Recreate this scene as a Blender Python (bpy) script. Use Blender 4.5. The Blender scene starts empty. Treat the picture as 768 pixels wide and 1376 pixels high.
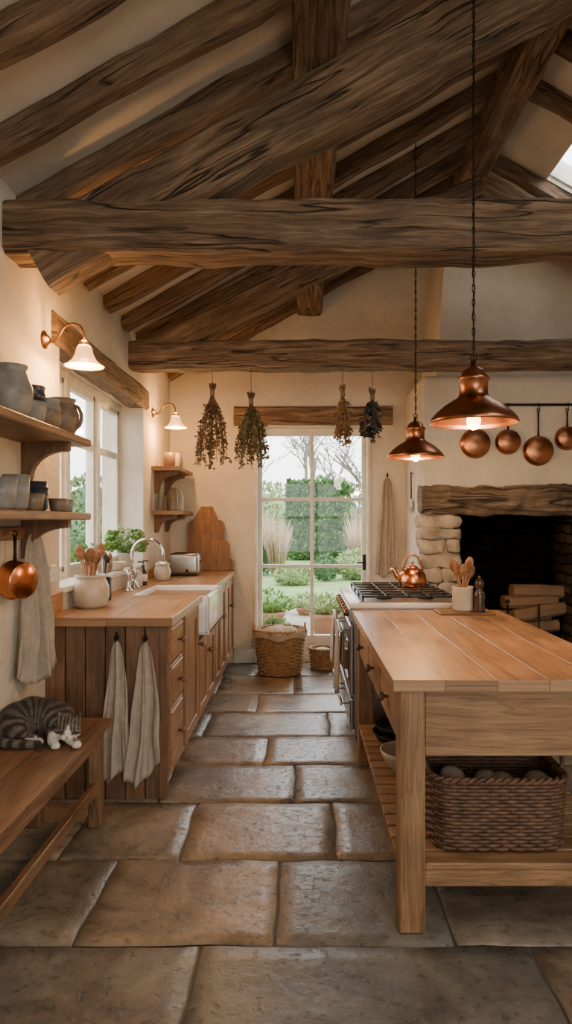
import bpy, bmesh, math, random
from mathutils import Vector, Matrix, noise
R=random.Random(7)
V=Vector
pi=math.pi
sc=bpy.context.scene
# ------------------------------------------------------------------ materials
def newmat(name):
    m=bpy.data.materials.new(name); m.use_nodes=True
    nt=m.node_tree; nt.nodes.clear()
    out=nt.nodes.new('ShaderNodeOutputMaterial')
    return m,nt,out
def nd(nt,t,**kw):
    n=nt.nodes.new(t)
    for k,v in kw.items():
        if k in n.inputs: n.inputs[k].default_value=v
        else: setattr(n,k,v)
    return n
def ramp(nt,stops,fac=None):
    r=nt.nodes.new('ShaderNodeValToRGB')
    e=r.color_ramp.elements
    while len(e)<len(stops): e.new(.5)
    for i,(p,c) in enumerate(stops):
        e[i].position=p; e[i].color=(c[0],c[1],c[2],1) if hasattr(c,'__len__') else (c,c,c,1)
    if fac is not None: nt.links.new(fac,r.inputs[0])
    return r
def c4(c): return (c[0],c[1],c[2],1)
def simple(name,col,rough=.5,metal=0,var=.15,vscale=8,bump=.1,bscale=40,coat=0,spec=.5,emit=None,estr=0,trans=0,sss=0):
    m,nt,out=newmat(name); L=nt.links.new
    p=nd(nt,'ShaderNodeBsdfPrincipled'); p.inputs['Roughness'].default_value=rough; p.inputs['Metallic'].default_value=metal
    p.inputs['Coat Weight'].default_value=coat; p.inputs['Specular IOR Level'].default_value=spec
    tc=nd(nt,'ShaderNodeTexCoord')
    n=nd(nt,'ShaderNodeTexNoise',Scale=vscale,Detail=5.0); L(tc.outputs['Object'],n.inputs['Vector'])
    d=[max(0,c*(1-var)) for c in col]; u=[min(1,c*(1+var)) for c in col]
    r=ramp(nt,[(.3,d),(.7,u)],n.outputs['Fac']); L(r.outputs[0],p.inputs['Base Color'])
    rr=nd(nt,'ShaderNodeMapRange'); rr.inputs['To Min'].default_value=max(.02,rough*.8); rr.inputs['To Max'].default_value=min(1,rough*1.25)
    L(n.outputs['Fac'],rr.inputs['Value']); L(rr.outputs[0],p.inputs['Roughness'])
    if bump>0:
        n2=nd(nt,'ShaderNodeTexNoise',Scale=bscale,Detail=4.0); L(tc.outputs['Object'],n2.inputs['Vector'])
        b=nd(nt,'ShaderNodeBump',Strength=bump,Distance=.01); L(n2.outputs['Fac'],b.inputs['Height']); L(b.outputs[0],p.inputs['Normal'])
    if emit: p.inputs['Emission Color'].default_value=c4(emit); p.inputs['Emission Strength'].default_value=estr
    L(p.outputs[0],out.inputs[0]); return m
def wood(name,dark,mid,light,rough=.55,bump=.3,fs=1.0,crack=.35,coat=0,knots=True,cw=.012,contrast=.25):
    m,nt,out=newmat(name); L=nt.links.new
    p=nd(nt,'ShaderNodeBsdfPrincipled'); p.inputs['Coat Weight'].default_value=coat; p.inputs['Coat Roughness'].default_value=.35
    uv=nd(nt,'ShaderNodeUVMap')
    wn=nd(nt,'ShaderNodeTexNoise',Scale=1.6*fs,Detail=3.0); L(uv.outputs[0],wn.inputs['Vector'])
    wv=nd(nt,'ShaderNodeVectorMath',operation='MULTIPLY_ADD'); L(wn.outputs['Color'],wv.inputs[0]); wv.inputs[1].default_value=(.05,.05,0); L(uv.outputs[0],wv.inputs[2])
    mp=nd(nt,'ShaderNodeMapping'); mp.inputs['Scale'].default_value=(2.4*fs,32*fs,1); L(wv.outputs[0],mp.inputs[0])
    n1=nd(nt,'ShaderNodeTexNoise',Scale=1.0,Detail=8.0,Roughness=.7,Distortion=.5); L(mp.outputs[0],n1.inputs['Vector'])
    mp2=nd(nt,'ShaderNodeMapping'); mp2.inputs['Scale'].default_value=(7*fs,170*fs,1); L(wv.outputs[0],mp2.inputs[0])
    n2=nd(nt,'ShaderNodeTexNoise',Scale=1.0,Detail=4.0); L(mp2.outputs[0],n2.inputs['Vector'])
    n3=nd(nt,'ShaderNodeTexNoise',Scale=2.6,Detail=6.0); L(uv.outputs[0],n3.inputs['Vector'])
    r1=ramp(nt,[(.5-contrast,dark),(.5,mid),(.5+contrast,light)],n1.outputs['Fac'])
    mx=nd(nt,'ShaderNodeMix',data_type='RGBA',blend_type='MULTIPLY'); mx.inputs['Factor'].default_value=.65
    r2=ramp(nt,[(.3,(.48,.44,.40)),(.65,(1.1,1.1,1.1))],n2.outputs['Fac']); L(r1.outputs[0],mx.inputs['A']); L(r2.outputs[0],mx.inputs['B'])
    mx2=nd(nt,'ShaderNodeMix',data_type='RGBA',blend_type='MULTIPLY'); mx2.inputs['Factor'].default_value=.9
    r3=ramp(nt,[(.3,(.58,.56,.55)),(.7,(1.18,1.16,1.14))],n3.outputs['Fac']); L(mx.outputs['Result'],mx2.inputs['A']); L(r3.outputs[0],mx2.inputs['B'])
    mp3=nd(nt,'ShaderNodeMapping'); mp3.inputs['Scale'].default_value=(.8*fs,12*fs,1); L(wv.outputs[0],mp3.inputs[0])
    n4=nd(nt,'ShaderNodeTexNoise',Scale=1.0,Detail=2.5,Distortion=.2); L(mp3.outputs[0],n4.inputs['Vector'])
    rc=ramp(nt,[(.5-cw,1),(.5,0),(.5+cw,1)],n4.outputs['Fac'])
    n5=nd(nt,'ShaderNodeTexNoise',Scale=2.3,Detail=2.0); L(uv.outputs[0],n5.inputs['Vector'])
    rm=ramp(nt,[(.42,0),(.54,crack)],n5.outputs['Fac'])
    inv=nd(nt,'ShaderNodeMath',operation='SUBTRACT'); inv.inputs[0].default_value=1; L(rc.outputs[0],inv.inputs[1])
    cm=nd(nt,'ShaderNodeMath',operation='MULTIPLY'); L(inv.outputs[0],cm.inputs[0]); L(rm.outputs[0],cm.inputs[1])
    mx3=nd(nt,'ShaderNodeMix',data_type='RGBA'); L(cm.outputs[0],mx3.inputs['Factor']); L(mx2.outputs['Result'],mx3.inputs['A']); mx3.inputs['B'].default_value=c4([x*.12 for x in dark])
    last=mx3.outputs['Result']
    if knots:
        mk=nd(nt,'ShaderNodeMapping'); mk.inputs['Scale'].default_value=(1.7*fs,4.5*fs,1); L(wv.outputs[0],mk.inputs[0])
        vo=nd(nt,'ShaderNodeTexVoronoi',Scale=1.0); L(mk.outputs[0],vo.inputs['Vector'])
        rk=ramp(nt,[(.03,.85),(.1,0)],vo.outputs['Distance'])
        mx4=nd(nt,'ShaderNodeMix',data_type='RGBA'); L(rk.outputs[0],mx4.inputs['Factor']); L(last,mx4.inputs['A']); mx4.inputs['B'].default_value=c4([x*.45 for x in dark]); last=mx4.outputs['Result']
    L(last,p.inputs['Base Color'])
    rr=nd(nt,'ShaderNodeMapRange'); rr.inputs['To Min'].default_value=rough*.75; rr.inputs['To Max'].default_value=min(1,rough*1.3); L(n3.outputs['Fac'],rr.inputs['Value']); L(rr.outputs[0],p.inputs['Roughness'])
    ad=nd(nt,'ShaderNodeMath',operation='SUBTRACT'); L(n1.outputs['Fac'],ad.inputs[0]); L(cm.outputs[0],ad.inputs[1])
    b=nd(nt,'ShaderNodeBump',Strength=bump,Distance=.012); L(ad.outputs[0],b.inputs['Height']); L(b.outputs[0],p.inputs['Normal'])
    L(p.outputs[0],out.inputs[0]); return m

OAK=wood('old_oak',(.090,.055,.030),(.235,.150,.088),(.41,.30,.195),rough=.78,bump=1.0,crack=1.0,cw=.018,contrast=.17)
RAFT=wood('rafter_oak',(.085,.05,.027),(.205,.130,.076),(.33,.225,.14),rough=.8,bump=.8,crack=.9,cw=.016,contrast=.18)
WORK=wood('worktop_pine',(.25,.125,.05),(.44,.245,.115),(.56,.35,.185),rough=.34,bump=.10,crack=.3,coat=.2,contrast=.2)
CAB=wood('cabinet_oak',(.19,.098,.040),(.335,.185,.083),(.44,.265,.13),rough=.48,bump=.2,crack=.35,contrast=.2)
PANEL=wood('panel_oak',(.11,.050,.024),(.195,.098,.048),(.27,.15,.075),rough=.5,bump=.2,crack=.4,contrast=.2)
BENCH=wood('bench_oak',(.13,.068,.032),(.235,.130,.064),(.33,.20,.105),rough=.40,bump=.2,crack=.6,contrast=.2)
SPOON=wood('spoon_wood',(.22,.11,.045),(.38,.20,.09),(.5,.29,.14),rough=.6,bump=.05,crack=0,knots=False)
BOARD=wood('board_wood',(.17,.075,.028),(.29,.14,.058),(.39,.21,.095),rough=.5,bump=.08,crack=.1)
PAINT=simple('window_paint',(.68,.65,.56),.45,bump=.03)
COPPER=simple('copper',(.66,.25,.11),.25,1,var=.3,vscale=14,bump=.06,bscale=60)
COPPERD=simple('aged_copper',(.42,.17,.08),.3,1,var=.4,vscale=10,bump=.08,bscale=50)
BRASS=simple('aged_brass',(.28,.145,.07),.35,1,var=.3)
IRON=simple('black_iron',(.02,.018,.016),.5,.6,bump=.2)
STEEL=simple('brushed_steel',(.42,.42,.41),.3,1,var=.08,bump=.02)
CHROME=simple('chrome',(.65,.64,.61),.14,1,var=.05,bump=0)
ENAMEL=simple('cream_enamel',(.68,.64,.56),.2,0,var=.03,bump=.0)
BLACKGL=simple('oven_glass',(.01,.01,.01),.08,0,bump=0)
CERW=simple('white_ceramic',(.84,.82,.77),.15,0,var=.03,bump=.01)
CREAM=simple('cream_stoneware',(.50,.43,.325),.35,0,var=.16,vscale=12,bump=.05)
GREYC=simple('grey_stoneware',(.235,.225,.20),.4,0,var=.3,vscale=14,bump=.08)
DARKC=simple('dark_stoneware',(.035,.042,.055),.3,0,var=.4,vscale=14,bump=.08)
TANC=simple('tan_stoneware',(.19,.135,.085),.4,0,var=.3,vscale=14,bump=.08)
BLUEC=simple('blue_white_ceramic',(.34,.40,.44),.25,0,var=.2,vscale=30,bump=.03)
LINEN=simple('linen',(.40,.33,.25),.95,0,var=.12,vscale=30,bump=.3,bscale=350)
LINENW=simple('pale_linen',(.52,.48,.41),.95,0,var=.1,vscale=30,bump=.3,bscale=350)
TERRA=simple('terracotta',(.38,.19,.11),.8,0,var=.2,bump=.1)
WICK=simple('wicker_tan',(.33,.20,.10),.7,0,var=.35,vscale=25,bump=.2,bscale=120)
WICKD=simple('wicker_brown',(.115,.054,.027),.55,0,var=.45,vscale=25,bump=.2,bscale=120)
LEAF=simple('green_leaf',(.11,.23,.04),.5,0,var=.5,vscale=20,bump=0)
LEAFD=simple('hedge_leaf',(.07,.15,.055),.6,0,var=.5,vscale=2,bump=0)
LEAFP=simple('pale_leaf',(.25,.33,.13),.6,0,var=.4,vscale=4,bump=0)
GRASSY=simple('dry_grass',(.42,.30,.19),.8,0,var=.3,vscale=6,bump=0)
HERB=simple('dried_herb',(.15,.095,.05),.9,0,var=.6,vscale=30,bump=0)
HERBG=simple('dried_green_herb',(.13,.105,.05),.9,0,var=.6,vscale=30,bump=0)
HERBT=simple('dried_tan_herb',(.26,.16,.08),.9,0,var=.5,vscale=30,bump=0)
BARK=simple('bark',(.20,.165,.135),.9,0,var=.3,bump=.3)
STRING=simple('twine',(.2,.15,.09),.9)
SWITCH=simple('switch_plastic',(.75,.73,.68),.4,bump=0)
PINK=simple('cat_nose',(.45,.22,.2),.5,bump=0)
BULB=simple('glowing_bulb',(1,.8,.5),.4,emit=(1,.44,.11),estr=17,bump=0)
SHADE=simple('alabaster_glass',(.85,.62,.38),.35,emit=(1,.48,.15),estr=1.9,bump=0)
AMBER=simple('amber_bottle',(.05,.025,.012),.12,bump=0)
LOG=simple('split_log',(.24,.145,.08),.9,bump=.5)
LABEL=simple('label_paper',(.6,.56,.48),.8,bump=0)

def plaster(name,col,bump=.35):
    m,nt,out=newmat(name); L=nt.links.new
    p=nd(nt,'ShaderNodeBsdfPrincipled',Roughness=.92); p.inputs['Specular IOR Level'].default_value=.2
    g=nd(nt,'ShaderNodeNewGeometry')
    n=nd(nt,'ShaderNodeTexNoise',Scale=1.7,Detail=8.0,Roughness=.65); L(g.outputs['Position'],n.inputs['Vector'])
    r=ramp(nt,[(.3,[c*.80 for c in col]),(.7,[min(1,c*1.07) for c in col])],n.outputs['Fac']); L(r.outputs[0],p.inputs['Base Color'])
    n2=nd(nt,'ShaderNodeTexNoise',Scale=6.0,Detail=9.0,Roughness=.62); L(g.outputs['Position'],n2.inputs['Vector'])
    b=nd(nt,'ShaderNodeBump',Strength=bump,Distance=.04); L(n2.outputs['Fac'],b.inputs['Height']); L(b.outputs[0],p.inputs['Normal'])
    L(p.outputs[0],out.inputs[0]); return m
PLAST=plaster('lime_plaster',(.71,.635,.51),.6)
PLASTR=plaster('roof_plaster',(.66,.60,.50),.25)

def flag():
    m,nt,out=newmat('flagstone'); L=nt.links.new
    p=nd(nt,'ShaderNodeBsdfPrincipled')
    g=nd(nt,'ShaderNodeNewGeometry'); at=nd(nt,'ShaderNodeAttribute',attribute_name='stone')
    n=nd(nt,'ShaderNodeTexNoise',Scale=2.8,Detail=9.0,Roughness=.7,Distortion=.6); 
    ad=nd(nt,'ShaderNodeVectorMath',operation='MULTIPLY_ADD'); L(at.outputs['Color'],ad.inputs[0]); ad.inputs[1].default_value=(9,9,9); L(g.outputs['Position'],ad.inputs[2]); L(ad.outputs[0],n.inputs['Vector'])
    r=ramp(nt,[(.30,(.085,.072,.056)),(.5,(.185,.158,.122)),(.70,(.32,.28,.22))],n.outputs['Fac'])
    mx=nd(nt,'ShaderNodeMix',data_type='RGBA',blend_type='MULTIPLY'); mx.inputs['Factor'].default_value=1
    r0=ramp(nt,[(0,(.66,.69,.70)),(.35,(.88,.89,.88)),(.6,(1.08,.99,.88)),(1,(1.34,1.18,1.0))],at.outputs['Fac']); L(r.outputs[0],mx.inputs['A']); L(r0.outputs[0],mx.inputs['B'])
    n3=nd(nt,'ShaderNodeTexNoise',Scale=30.0,Detail=7.0,Roughness=.6); L(g.outputs['Position'],n3.inputs['Vector'])
    r3=ramp(nt,[(.34,(.35,.32,.3)),(.45,(1,1,1))],n3.outputs['Fac'])
    mx2=nd(nt,'ShaderNodeMix',data_type='RGBA',blend_type='MULTIPLY'); mx2.inputs['Factor'].default_value=.6; L(mx.outputs['Result'],mx2.inputs['A']); L(r3.outputs[0],mx2.inputs['B'])
    L(mx2.outputs['Result'],p.inputs['Base Color'])
    rr=nd(nt,'ShaderNodeMapRange'); rr.inputs['From Min'].default_value=.3; rr.inputs['From Max'].default_value=.7; rr.inputs['To Min'].default_value=.2; rr.inputs['To Max'].default_value=.44
    L(n.outputs['Fac'],rr.inputs['Value']); L(rr.outputs[0],p.inputs['Roughness'])
    n4=nd(nt,'ShaderNodeTexNoise',Scale=7.0,Detail=10.0,Roughness=.62); L(ad.outputs[0],n4.inputs['Vector'])
    sm=nd(nt,'ShaderNodeMath',operation='MULTIPLY_ADD'); L(r3.outputs[0],sm.inputs[0]); sm.inputs[1].default_value=.22; L(n4.outputs['Fac'],sm.inputs[2])
    b=nd(nt,'ShaderNodeBump',Strength=.45,Distance=.02); L(sm.outputs[0],b.inputs['Height']); L(b.outputs[0],p.inputs['Normal'])
    L(p.outputs[0],out.inputs[0]); return m
FLAG=flag()
MORTAR=simple('floor_mortar',(.10,.085,.065),.9,var=.2,bump=.4)
STONE=simple('rubble_stone',(.38,.31,.22),.9,var=.45,vscale=7,bump=.8,bscale=18)
LINTEL=wood('weathered_lintel',(.085,.058,.035),(.215,.155,.10),(.36,.275,.185),rough=.85,bump=1.0,crack=1.0,fs=.8,cw=.02,contrast=.17)
def brick():
    m,nt,out=newmat('sooty_brick'); L=nt.links.new
    p=nd(nt,'ShaderNodeBsdfPrincipled',Roughness=.95); p.inputs['Specular IOR Level'].default_value=.1
    g=nd(nt,'ShaderNodeNewGeometry'); 
    sp=nd(nt,'ShaderNodeSeparateXYZ'); L(g.outputs['Position'],sp.inputs[0])
    a=nd(nt,'ShaderNodeMath',operation='ADD'); L(sp.outputs[0],a.inputs[0]); L(sp.outputs[1],a.inputs[1])
    cb=nd(nt,'ShaderNodeCombineXYZ'); L(a.outputs[0],cb.inputs[0]); L(sp.outputs[2],cb.inputs[1])
    nn=nd(nt,'ShaderNodeTexNoise',Scale=5.0,Detail=3.0); L(g.outputs['Position'],nn.inputs['Vector'])
    vm=nd(nt,'ShaderNodeVectorMath',operation='MULTIPLY_ADD'); L(nn.outputs['Color'],vm.inputs[0]); vm.inputs[1].default_value=(.09,.09,0); L(cb.outputs[0],vm.inputs[2])
    bt=nd(nt,'ShaderNodeTexBrick',Scale=1.0); bt.inputs['Brick Width'].default_value=.24; bt.inputs['Row Height'].default_value=.09; bt.inputs['Mortar Size'].default_value=.01
    bt.inputs['Color1'].default_value=(.045,.030,.018,1); bt.inputs['Color2'].default_value=(.012,.009,.007,1); bt.inputs['Mortar'].default_value=(.005,.004,.003,1)
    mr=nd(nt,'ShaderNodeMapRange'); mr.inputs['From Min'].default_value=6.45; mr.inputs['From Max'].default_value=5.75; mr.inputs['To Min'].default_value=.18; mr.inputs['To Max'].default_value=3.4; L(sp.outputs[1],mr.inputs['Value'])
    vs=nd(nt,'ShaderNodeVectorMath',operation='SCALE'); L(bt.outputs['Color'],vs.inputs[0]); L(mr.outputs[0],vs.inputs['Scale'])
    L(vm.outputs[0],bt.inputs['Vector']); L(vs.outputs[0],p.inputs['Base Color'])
    b=nd(nt,'ShaderNodeBump',Strength=.8,Distance=.02,invert=True); L(bt.outputs['Fac'],b.inputs['Height']); L(b.outputs[0],p.inputs['Normal'])
    L(p.outputs[0],out.inputs[0]); return m
BRICK=brick()
def glass():
    m,nt,out=newmat('window_glass'); L=nt.links.new
    t=nd(nt,'ShaderNodeBsdfTransparent'); gl=nd(nt,'ShaderNodeBsdfGlossy',Roughness=.02); lw=nd(nt,'ShaderNodeLayerWeight',Blend=.5)
    pw=nd(nt,'ShaderNodeMath',operation='POWER'); L(lw.outputs['Facing'],pw.inputs[0]); pw.inputs[1].default_value=5
    ma=nd(nt,'ShaderNodeMath',operation='MULTIPLY_ADD'); L(pw.outputs[0],ma.inputs[0]); ma.inputs[1].default_value=.4; ma.inputs[2].default_value=.02
    n=nd(nt,'ShaderNodeTexNoise',Scale=3.0); b=nd(nt,'ShaderNodeBump',Strength=.02); L(n.outputs['Fac'],b.inputs['Height']); L(b.outputs[0],gl.inputs['Normal'])
    mx=nd(nt,'ShaderNodeMixShader'); L(ma.outputs[0],mx.inputs[0]); L(t.outputs[0],mx.inputs[1]); L(gl.outputs[0],mx.inputs[2]); L(mx.outputs[0],out.inputs[0]); return m
GLASS=glass()
def lawnm():
    m,nt,out=newmat('garden_ground'); L=nt.links.new
    p=nd(nt,'ShaderNodeBsdfPrincipled',Roughness=.95)
    g=nd(nt,'ShaderNodeNewGeometry'); sp=nd(nt,'ShaderNodeSeparateXYZ'); L(g.outputs['Position'],sp.inputs[0])
    n=nd(nt,'ShaderNodeTexNoise',Scale=1.2,Detail=8.0); L(g.outputs['Position'],n.inputs['Vector'])
    ga=ramp(nt,[(.3,(.14,.23,.065)),(.7,(.22,.32,.10))],n.outputs['Fac']); pa=ramp(nt,[(.3,(.20,.17,.13)),(.7,(.36,.32,.26))],n.outputs['Fac'])
    mr=nd(nt,'ShaderNodeMapRange'); mr.inputs['From Min'].default_value=11.0; mr.inputs['From Max'].default_value=11.5; L(sp.outputs[1],mr.inputs['Value'])
    mx=nd(nt,'ShaderNodeMix',data_type='RGBA'); L(mr.outputs[0],mx.inputs['Factor']); L(pa.outputs[0],mx.inputs['A']); L(ga.outputs[0],mx.inputs['B']); L(mx.outputs['Result'],p.inputs['Base Color'])
    L(p.outputs[0],out.inputs[0]); return m
LAWN=lawnm()
def furm():
    m,nt,out=newmat('cat_fur'); L=nt.links.new
    p=nd(nt,'ShaderNodeBsdfPrincipled',Roughness=.8); p.inputs['Sheen Weight'].default_value=.15
    at=nd(nt,'ShaderNodeAttribute',attribute_name='fur'); tc=nd(nt,'ShaderNodeTexCoord')
    n=nd(nt,'ShaderNodeTexNoise',Scale=120.0,Detail=3.0); L(tc.outputs['Object'],n.inputs['Vector'])
    r=ramp(nt,[(.3,(.75,.75,.75)),(.7,(1.2,1.2,1.2))],n.outputs['Fac'])
    mx=nd(nt,'ShaderNodeMix',data_type='RGBA',blend_type='MULTIPLY'); mx.inputs['Factor'].default_value=1; L(at.outputs['Color'],mx.inputs['A']); L(r.outputs[0],mx.inputs['B']); L(mx.outputs['Result'],p.inputs['Base Color'])
    L(p.outputs[0],out.inputs[0]); return m
FUR=furm()
# ------------------------------------------------------------------ builder
class B:
    def __init__(s): s.v=[];s.f=[];s.uv=[];s.m=[];s.s=[];s.mats=[]
    def mi(s,mat):
        if mat not in s.mats: s.mats.append(mat)
        return s.mats.index(mat)
    def face(s,idx,uv,mat,sm=False):
        s.f.append(idx); s.uv.append(uv); s.m.append(s.mi(mat)); s.s.append(sm)
    def box(s,c,size,mat,rot=None,bev=.004,grain=None,segs=1,pivot=None):
        bm=bmesh.new(); bmesh.ops.create_cube(bm,size=1)
        for v in bm.verts: v.co=V((v.co.x*size[0],v.co.y*size[1],v.co.z*size[2]))
        bev=min(bev,min(size)*.45)
        if bev>0: bmesh.ops.bevel(bm,geom=bm.edges[:],offset=bev,segments=segs,affect='EDGES',profile=.5)
        g=grain if grain is not None else max(range(3),key=lambda i:size[i])
        ou,ov=R.uniform(0,50),R.uniform(0,50)
        base=len(s.v); M=Matrix.Translation(V(c))
        if rot is not None: M=M@rot
        bm.verts.index_update()
        for v in bm.verts: s.v.append(M@v.co)
        for f in bm.faces:
            n=f.normal; a=max(range(3),key=lambda i:abs(n[i]))
            oth=[i for i in range(3) if i!=a]
            if g in oth: u=g; w=[i for i in oth if i!=g][0]; k=1
            else: u,w=oth; k=.15
            s.face([base+v.index for v in f.verts],[(v.co[u]*k+ou,v.co[w]+ov+a*.31) for v in f.verts],mat,segs>1)
        bm.free(); return s
    def bb(s,x0,x1,y0,y1,z0,z1,mat,**k):
        return s.box(((x0+x1)/2,(y0+y1)/2,(z0+z1)/2),(abs(x1-x0),abs(y1-y0),abs(z1-z0)),mat,**k)
    def timber(s,p0,p1,w,h,mat,up=(0,0,1),amp=.012,seg=.12,ch=.02,freq=2.2,taper=1.0,bow=0):
        p0=V(p0);p1=V(p1);d=(p1-p0);Ln=d.length;d.normalize();up=V(up);sd=d.cross(up).normalized();u2=sd.cross(d)
        a,b_=w/2,h/2;c=min(ch,a*.5,b_*.5)
        cs=[(a,-b_+c),(a,-b_*.3),(a,b_*.3),(a,b_-c),(a-c,b_),(a*.3,b_),(-a*.3,b_),(-a+c,b_),(-a,b_-c),(-a,b_*.3),(-a,-b_*.3),(-a,-b_+c),(-a+c,-b_),(-a*.3,-b_),(a*.3,-b_),(a-c,-b_)]
        per=[0]
        for i in range(len(cs)):
            q=cs[(i+1)%len(cs)];per.append(per[-1]+math.hypot(q[0]-cs[i][0],q[1]-cs[i][1]))
        n=max(2,int(Ln/seg)+1); N=len(cs); base=len(s.v); off=V((R.uniform(0,99),R.uniform(0,99),R.uniform(0,99))); ou,ov=R.uniform(0,50),R.uniform(0,50)
        for i in range(n):
            t=i/(n-1);k=1+(taper-1)*t
            ctr=p0+d*Ln*t+u2*(bow*math.sin(pi*t))
            for (x,y) in cs:
                q=ctr+sd*x*k+u2*y*k
                dn=noise.noise(q*freq+off)*amp+noise.noise(q*freq*3.3+off)*amp*.45
                s.v.append(q+(sd*x+u2*y).normalized()*dn)
        for i in range(n-1):
            for j in range(N):
                j2=(j+1)%N;u0=Ln*i/(n-1)+ou;u1=Ln*(i+1)/(n-1)+ou
                s.face([base+i*N+j,base+(i+1)*N+j,base+(i+1)*N+j2,base+i*N+j2],[(u0,per[j]+ov),(u1,per[j]+ov),(u1,per[j+1]+ov),(u0,per[j+1]+ov)],mat,False)
        s.face([base+j for j in range(N)],[(cs[j][0]*.2+ou,cs[j][1]+ov) for j in range(N)],mat)
        s.face([base+(n-1)*N+j for j in range(N)][::-1],[(cs[j][0]*.2+ou,cs[j][1]+ov) for j in range(N)][::-1],mat)
        return s
    def lathe(s,prof,c,mat,seg=28,M=None,sm=True,sx=1,sy=1):
        base=len(s.v);c=V(c);ou=R.uniform(0,9)
        for (r,z) in prof:
            for j in range(seg):
                a=2*pi*j/seg;q=V((r*math.cos(a)*sx,r*math.sin(a)*sy,z))
                if M is not None:q=M@q
                s.v.append(c+q)
        for i in range(len(prof)-1):
            for j in range(seg):
                j2=(j+1)%seg
                s.face([base+i*seg+j,base+i*seg+j2,base+(i+1)*seg+j2,base+(i+1)*seg+j],[(prof[i][1]+ou,j*.02),(prof[i][1]+ou,j*.02+.02),(prof[i+1][1]+ou,j*.02+.02),(prof[i+1][1]+ou,j*.02)],mat,sm)
        for i,rev in ((0,True),(len(prof)-1,False)):
            if prof[i][0]>1e-4:
                ix=[base+i*seg+j for j in range(seg)]
                s.face(ix[::-1] if rev else ix,[(0,0)]*seg,mat,False)
        return s
    def vessel(s,prof,c,mat,th=.006,seg=28,M=None):
        inner=[(max(r-th,.001),z+(th if i==0 else 0)) for i,(r,z) in enumerate(prof)][::-1]
        p=[(0.00005,prof[0][1])]+list(prof)+inner+[(0.00005,inner[-1][1])]
        return s.lathe(p,c,mat,seg=seg,M=M)
    def sph(s,c,r,mat,seg=16,rings=10,M=None):
        if not hasattr(r,'__len__'): r=(r,r,r)
        p=[(max(math.sin(pi*i/rings),.0005),-math.cos(pi*i/rings)) for i in range(rings+1)]
        S=Matrix.Diagonal(V(r)).to_3x3()
        if M is not None:S=M@S
        return s.lathe(p,c,mat,seg=seg,M=S)
    def tube(s,pts,r,mat,sides=8,closed=False,sm=True,caps=True):
        pts=[V(p) for p in pts];n=len(pts);base=len(s.v)
        rs=r if hasattr(r,'__len__') else [r]*n
        t0=((pts[1]-pts[0]) if not closed else (pts[1]-pts[-1])).normalized()
        ref=V((0,0,1)) if abs(t0.z)<.9 else V((1,0,0))
        nrm=(ref-t0*ref.dot(t0)).normalized();ou=R.uniform(0,50);acc=0
        us=[]
        for i in range(n):
            if closed:t=(pts[(i+1)%n]-pts[i-1])
            else:t=pts[min(i+1,n-1)]-pts[max(i-1,0)]
            if t.length<1e-9:t=t0
            t=t.normalized();nrm=(nrm-t*nrm.dot(t))
            if nrm.length<1e-6:nrm=V((1,0,0)).cross(t)
            nrm.normalize();bi=t.cross(nrm)
            if i:acc+=(pts[i]-pts[i-1]).length
            us.append(acc)
            for j in range(sides):
                a=2*pi*j/sides;s.v.append(pts[i]+(nrm*math.cos(a)+bi*math.sin(a))*rs[i])
        rng=range(n) if closed else range(n-1)
        for i in rng:
            i2=(i+1)%n
            for j in range(sides):
                j2=(j+1)%sides
                s.face([base+i*sides+j,base+i*sides+j2,base+i2*sides+j2,base+i2*sides+j],[(us[i]+ou,j*.01),(us[i]+ou,j*.01+.01),(us[i]+ou+.02,j*.01+.01),(us[i]+ou+.02,j*.01)],mat,sm)
        if not closed and caps:
            s.face([base+j for j in range(sides)][::-1],[(0,0)]*sides,mat);s.face([base+(n-1)*sides+j for j in range(sides)],[(0,0)]*sides,mat)
        return s
    def prism(s,poly,a0,a1,mat,axis='y'):
        f={'y':lambda p,t:V((p[0],t,p[1])),'x':lambda p,t:V((t,p[0],p[1])),'z':lambda p,t:V((p[0],p[1],t))}[axis]
        base=len(s.v);n=len(poly);ou,ov=R.uniform(0,50),R.uniform(0,50)
        for t in (a0,a1):
            for p in poly:s.v.append(f(p,t))
        s.face([base+i for i in range(n)],[(p[1]+ou,p[0]+ov) for p in poly],mat);s.face([base+n+i for i in range(n)][::-1],[(p[1]+ou,p[0]+ov) for p in poly][::-1],mat)
        for i in range(n):
            j=(i+1)%n;l=math.hypot(poly[j][0]-poly[i][0],poly[j][1]-poly[i][1])
            s.face([base+i,base+n+i,base+n+j,base+j],[(ou,ov),(ou,ov+abs(a1-a0)),(ou+l,ov+abs(a1-a0)),(ou+l,ov)],mat)
        return s
    def rock(s,x0,x1,y0,y1,z0,z1,mat,amp=.012,cuts=4,rnd=.25):
        bm=bmesh.new();bmesh.ops.create_cube(bm,size=1);bmesh.ops.subdivide_edges(bm,edges=bm.edges[:],cuts=cuts,use_grid_fill=True)
        c=V(((x0+x1)/2,(y0+y1)/2,(z0+z1)/2));S=V((x1-x0,y1-y0,z1-z0));off=V((R.uniform(0,99),)*3);base=len(s.v);bm.verts.index_update()
        for v in bm.verts:
            q=v.co.copy();sp=q.normalized()*.5*1.25
            k=rnd*max(0,q.length-.5)/.366
            q=q.lerp(sp,k);w=V((q.x*S.x,q.y*S.y,q.z*S.z))
            w+=V((q.x,q.y,q.z)).normalized()*noise.noise(w*9+off)*amp
            s.v.append(c+w)
        for f in bm.faces:s.face([base+v.index for v in f.verts],[(0,0)]*len(f.verts),mat,True)
        bm.free();return s
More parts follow.
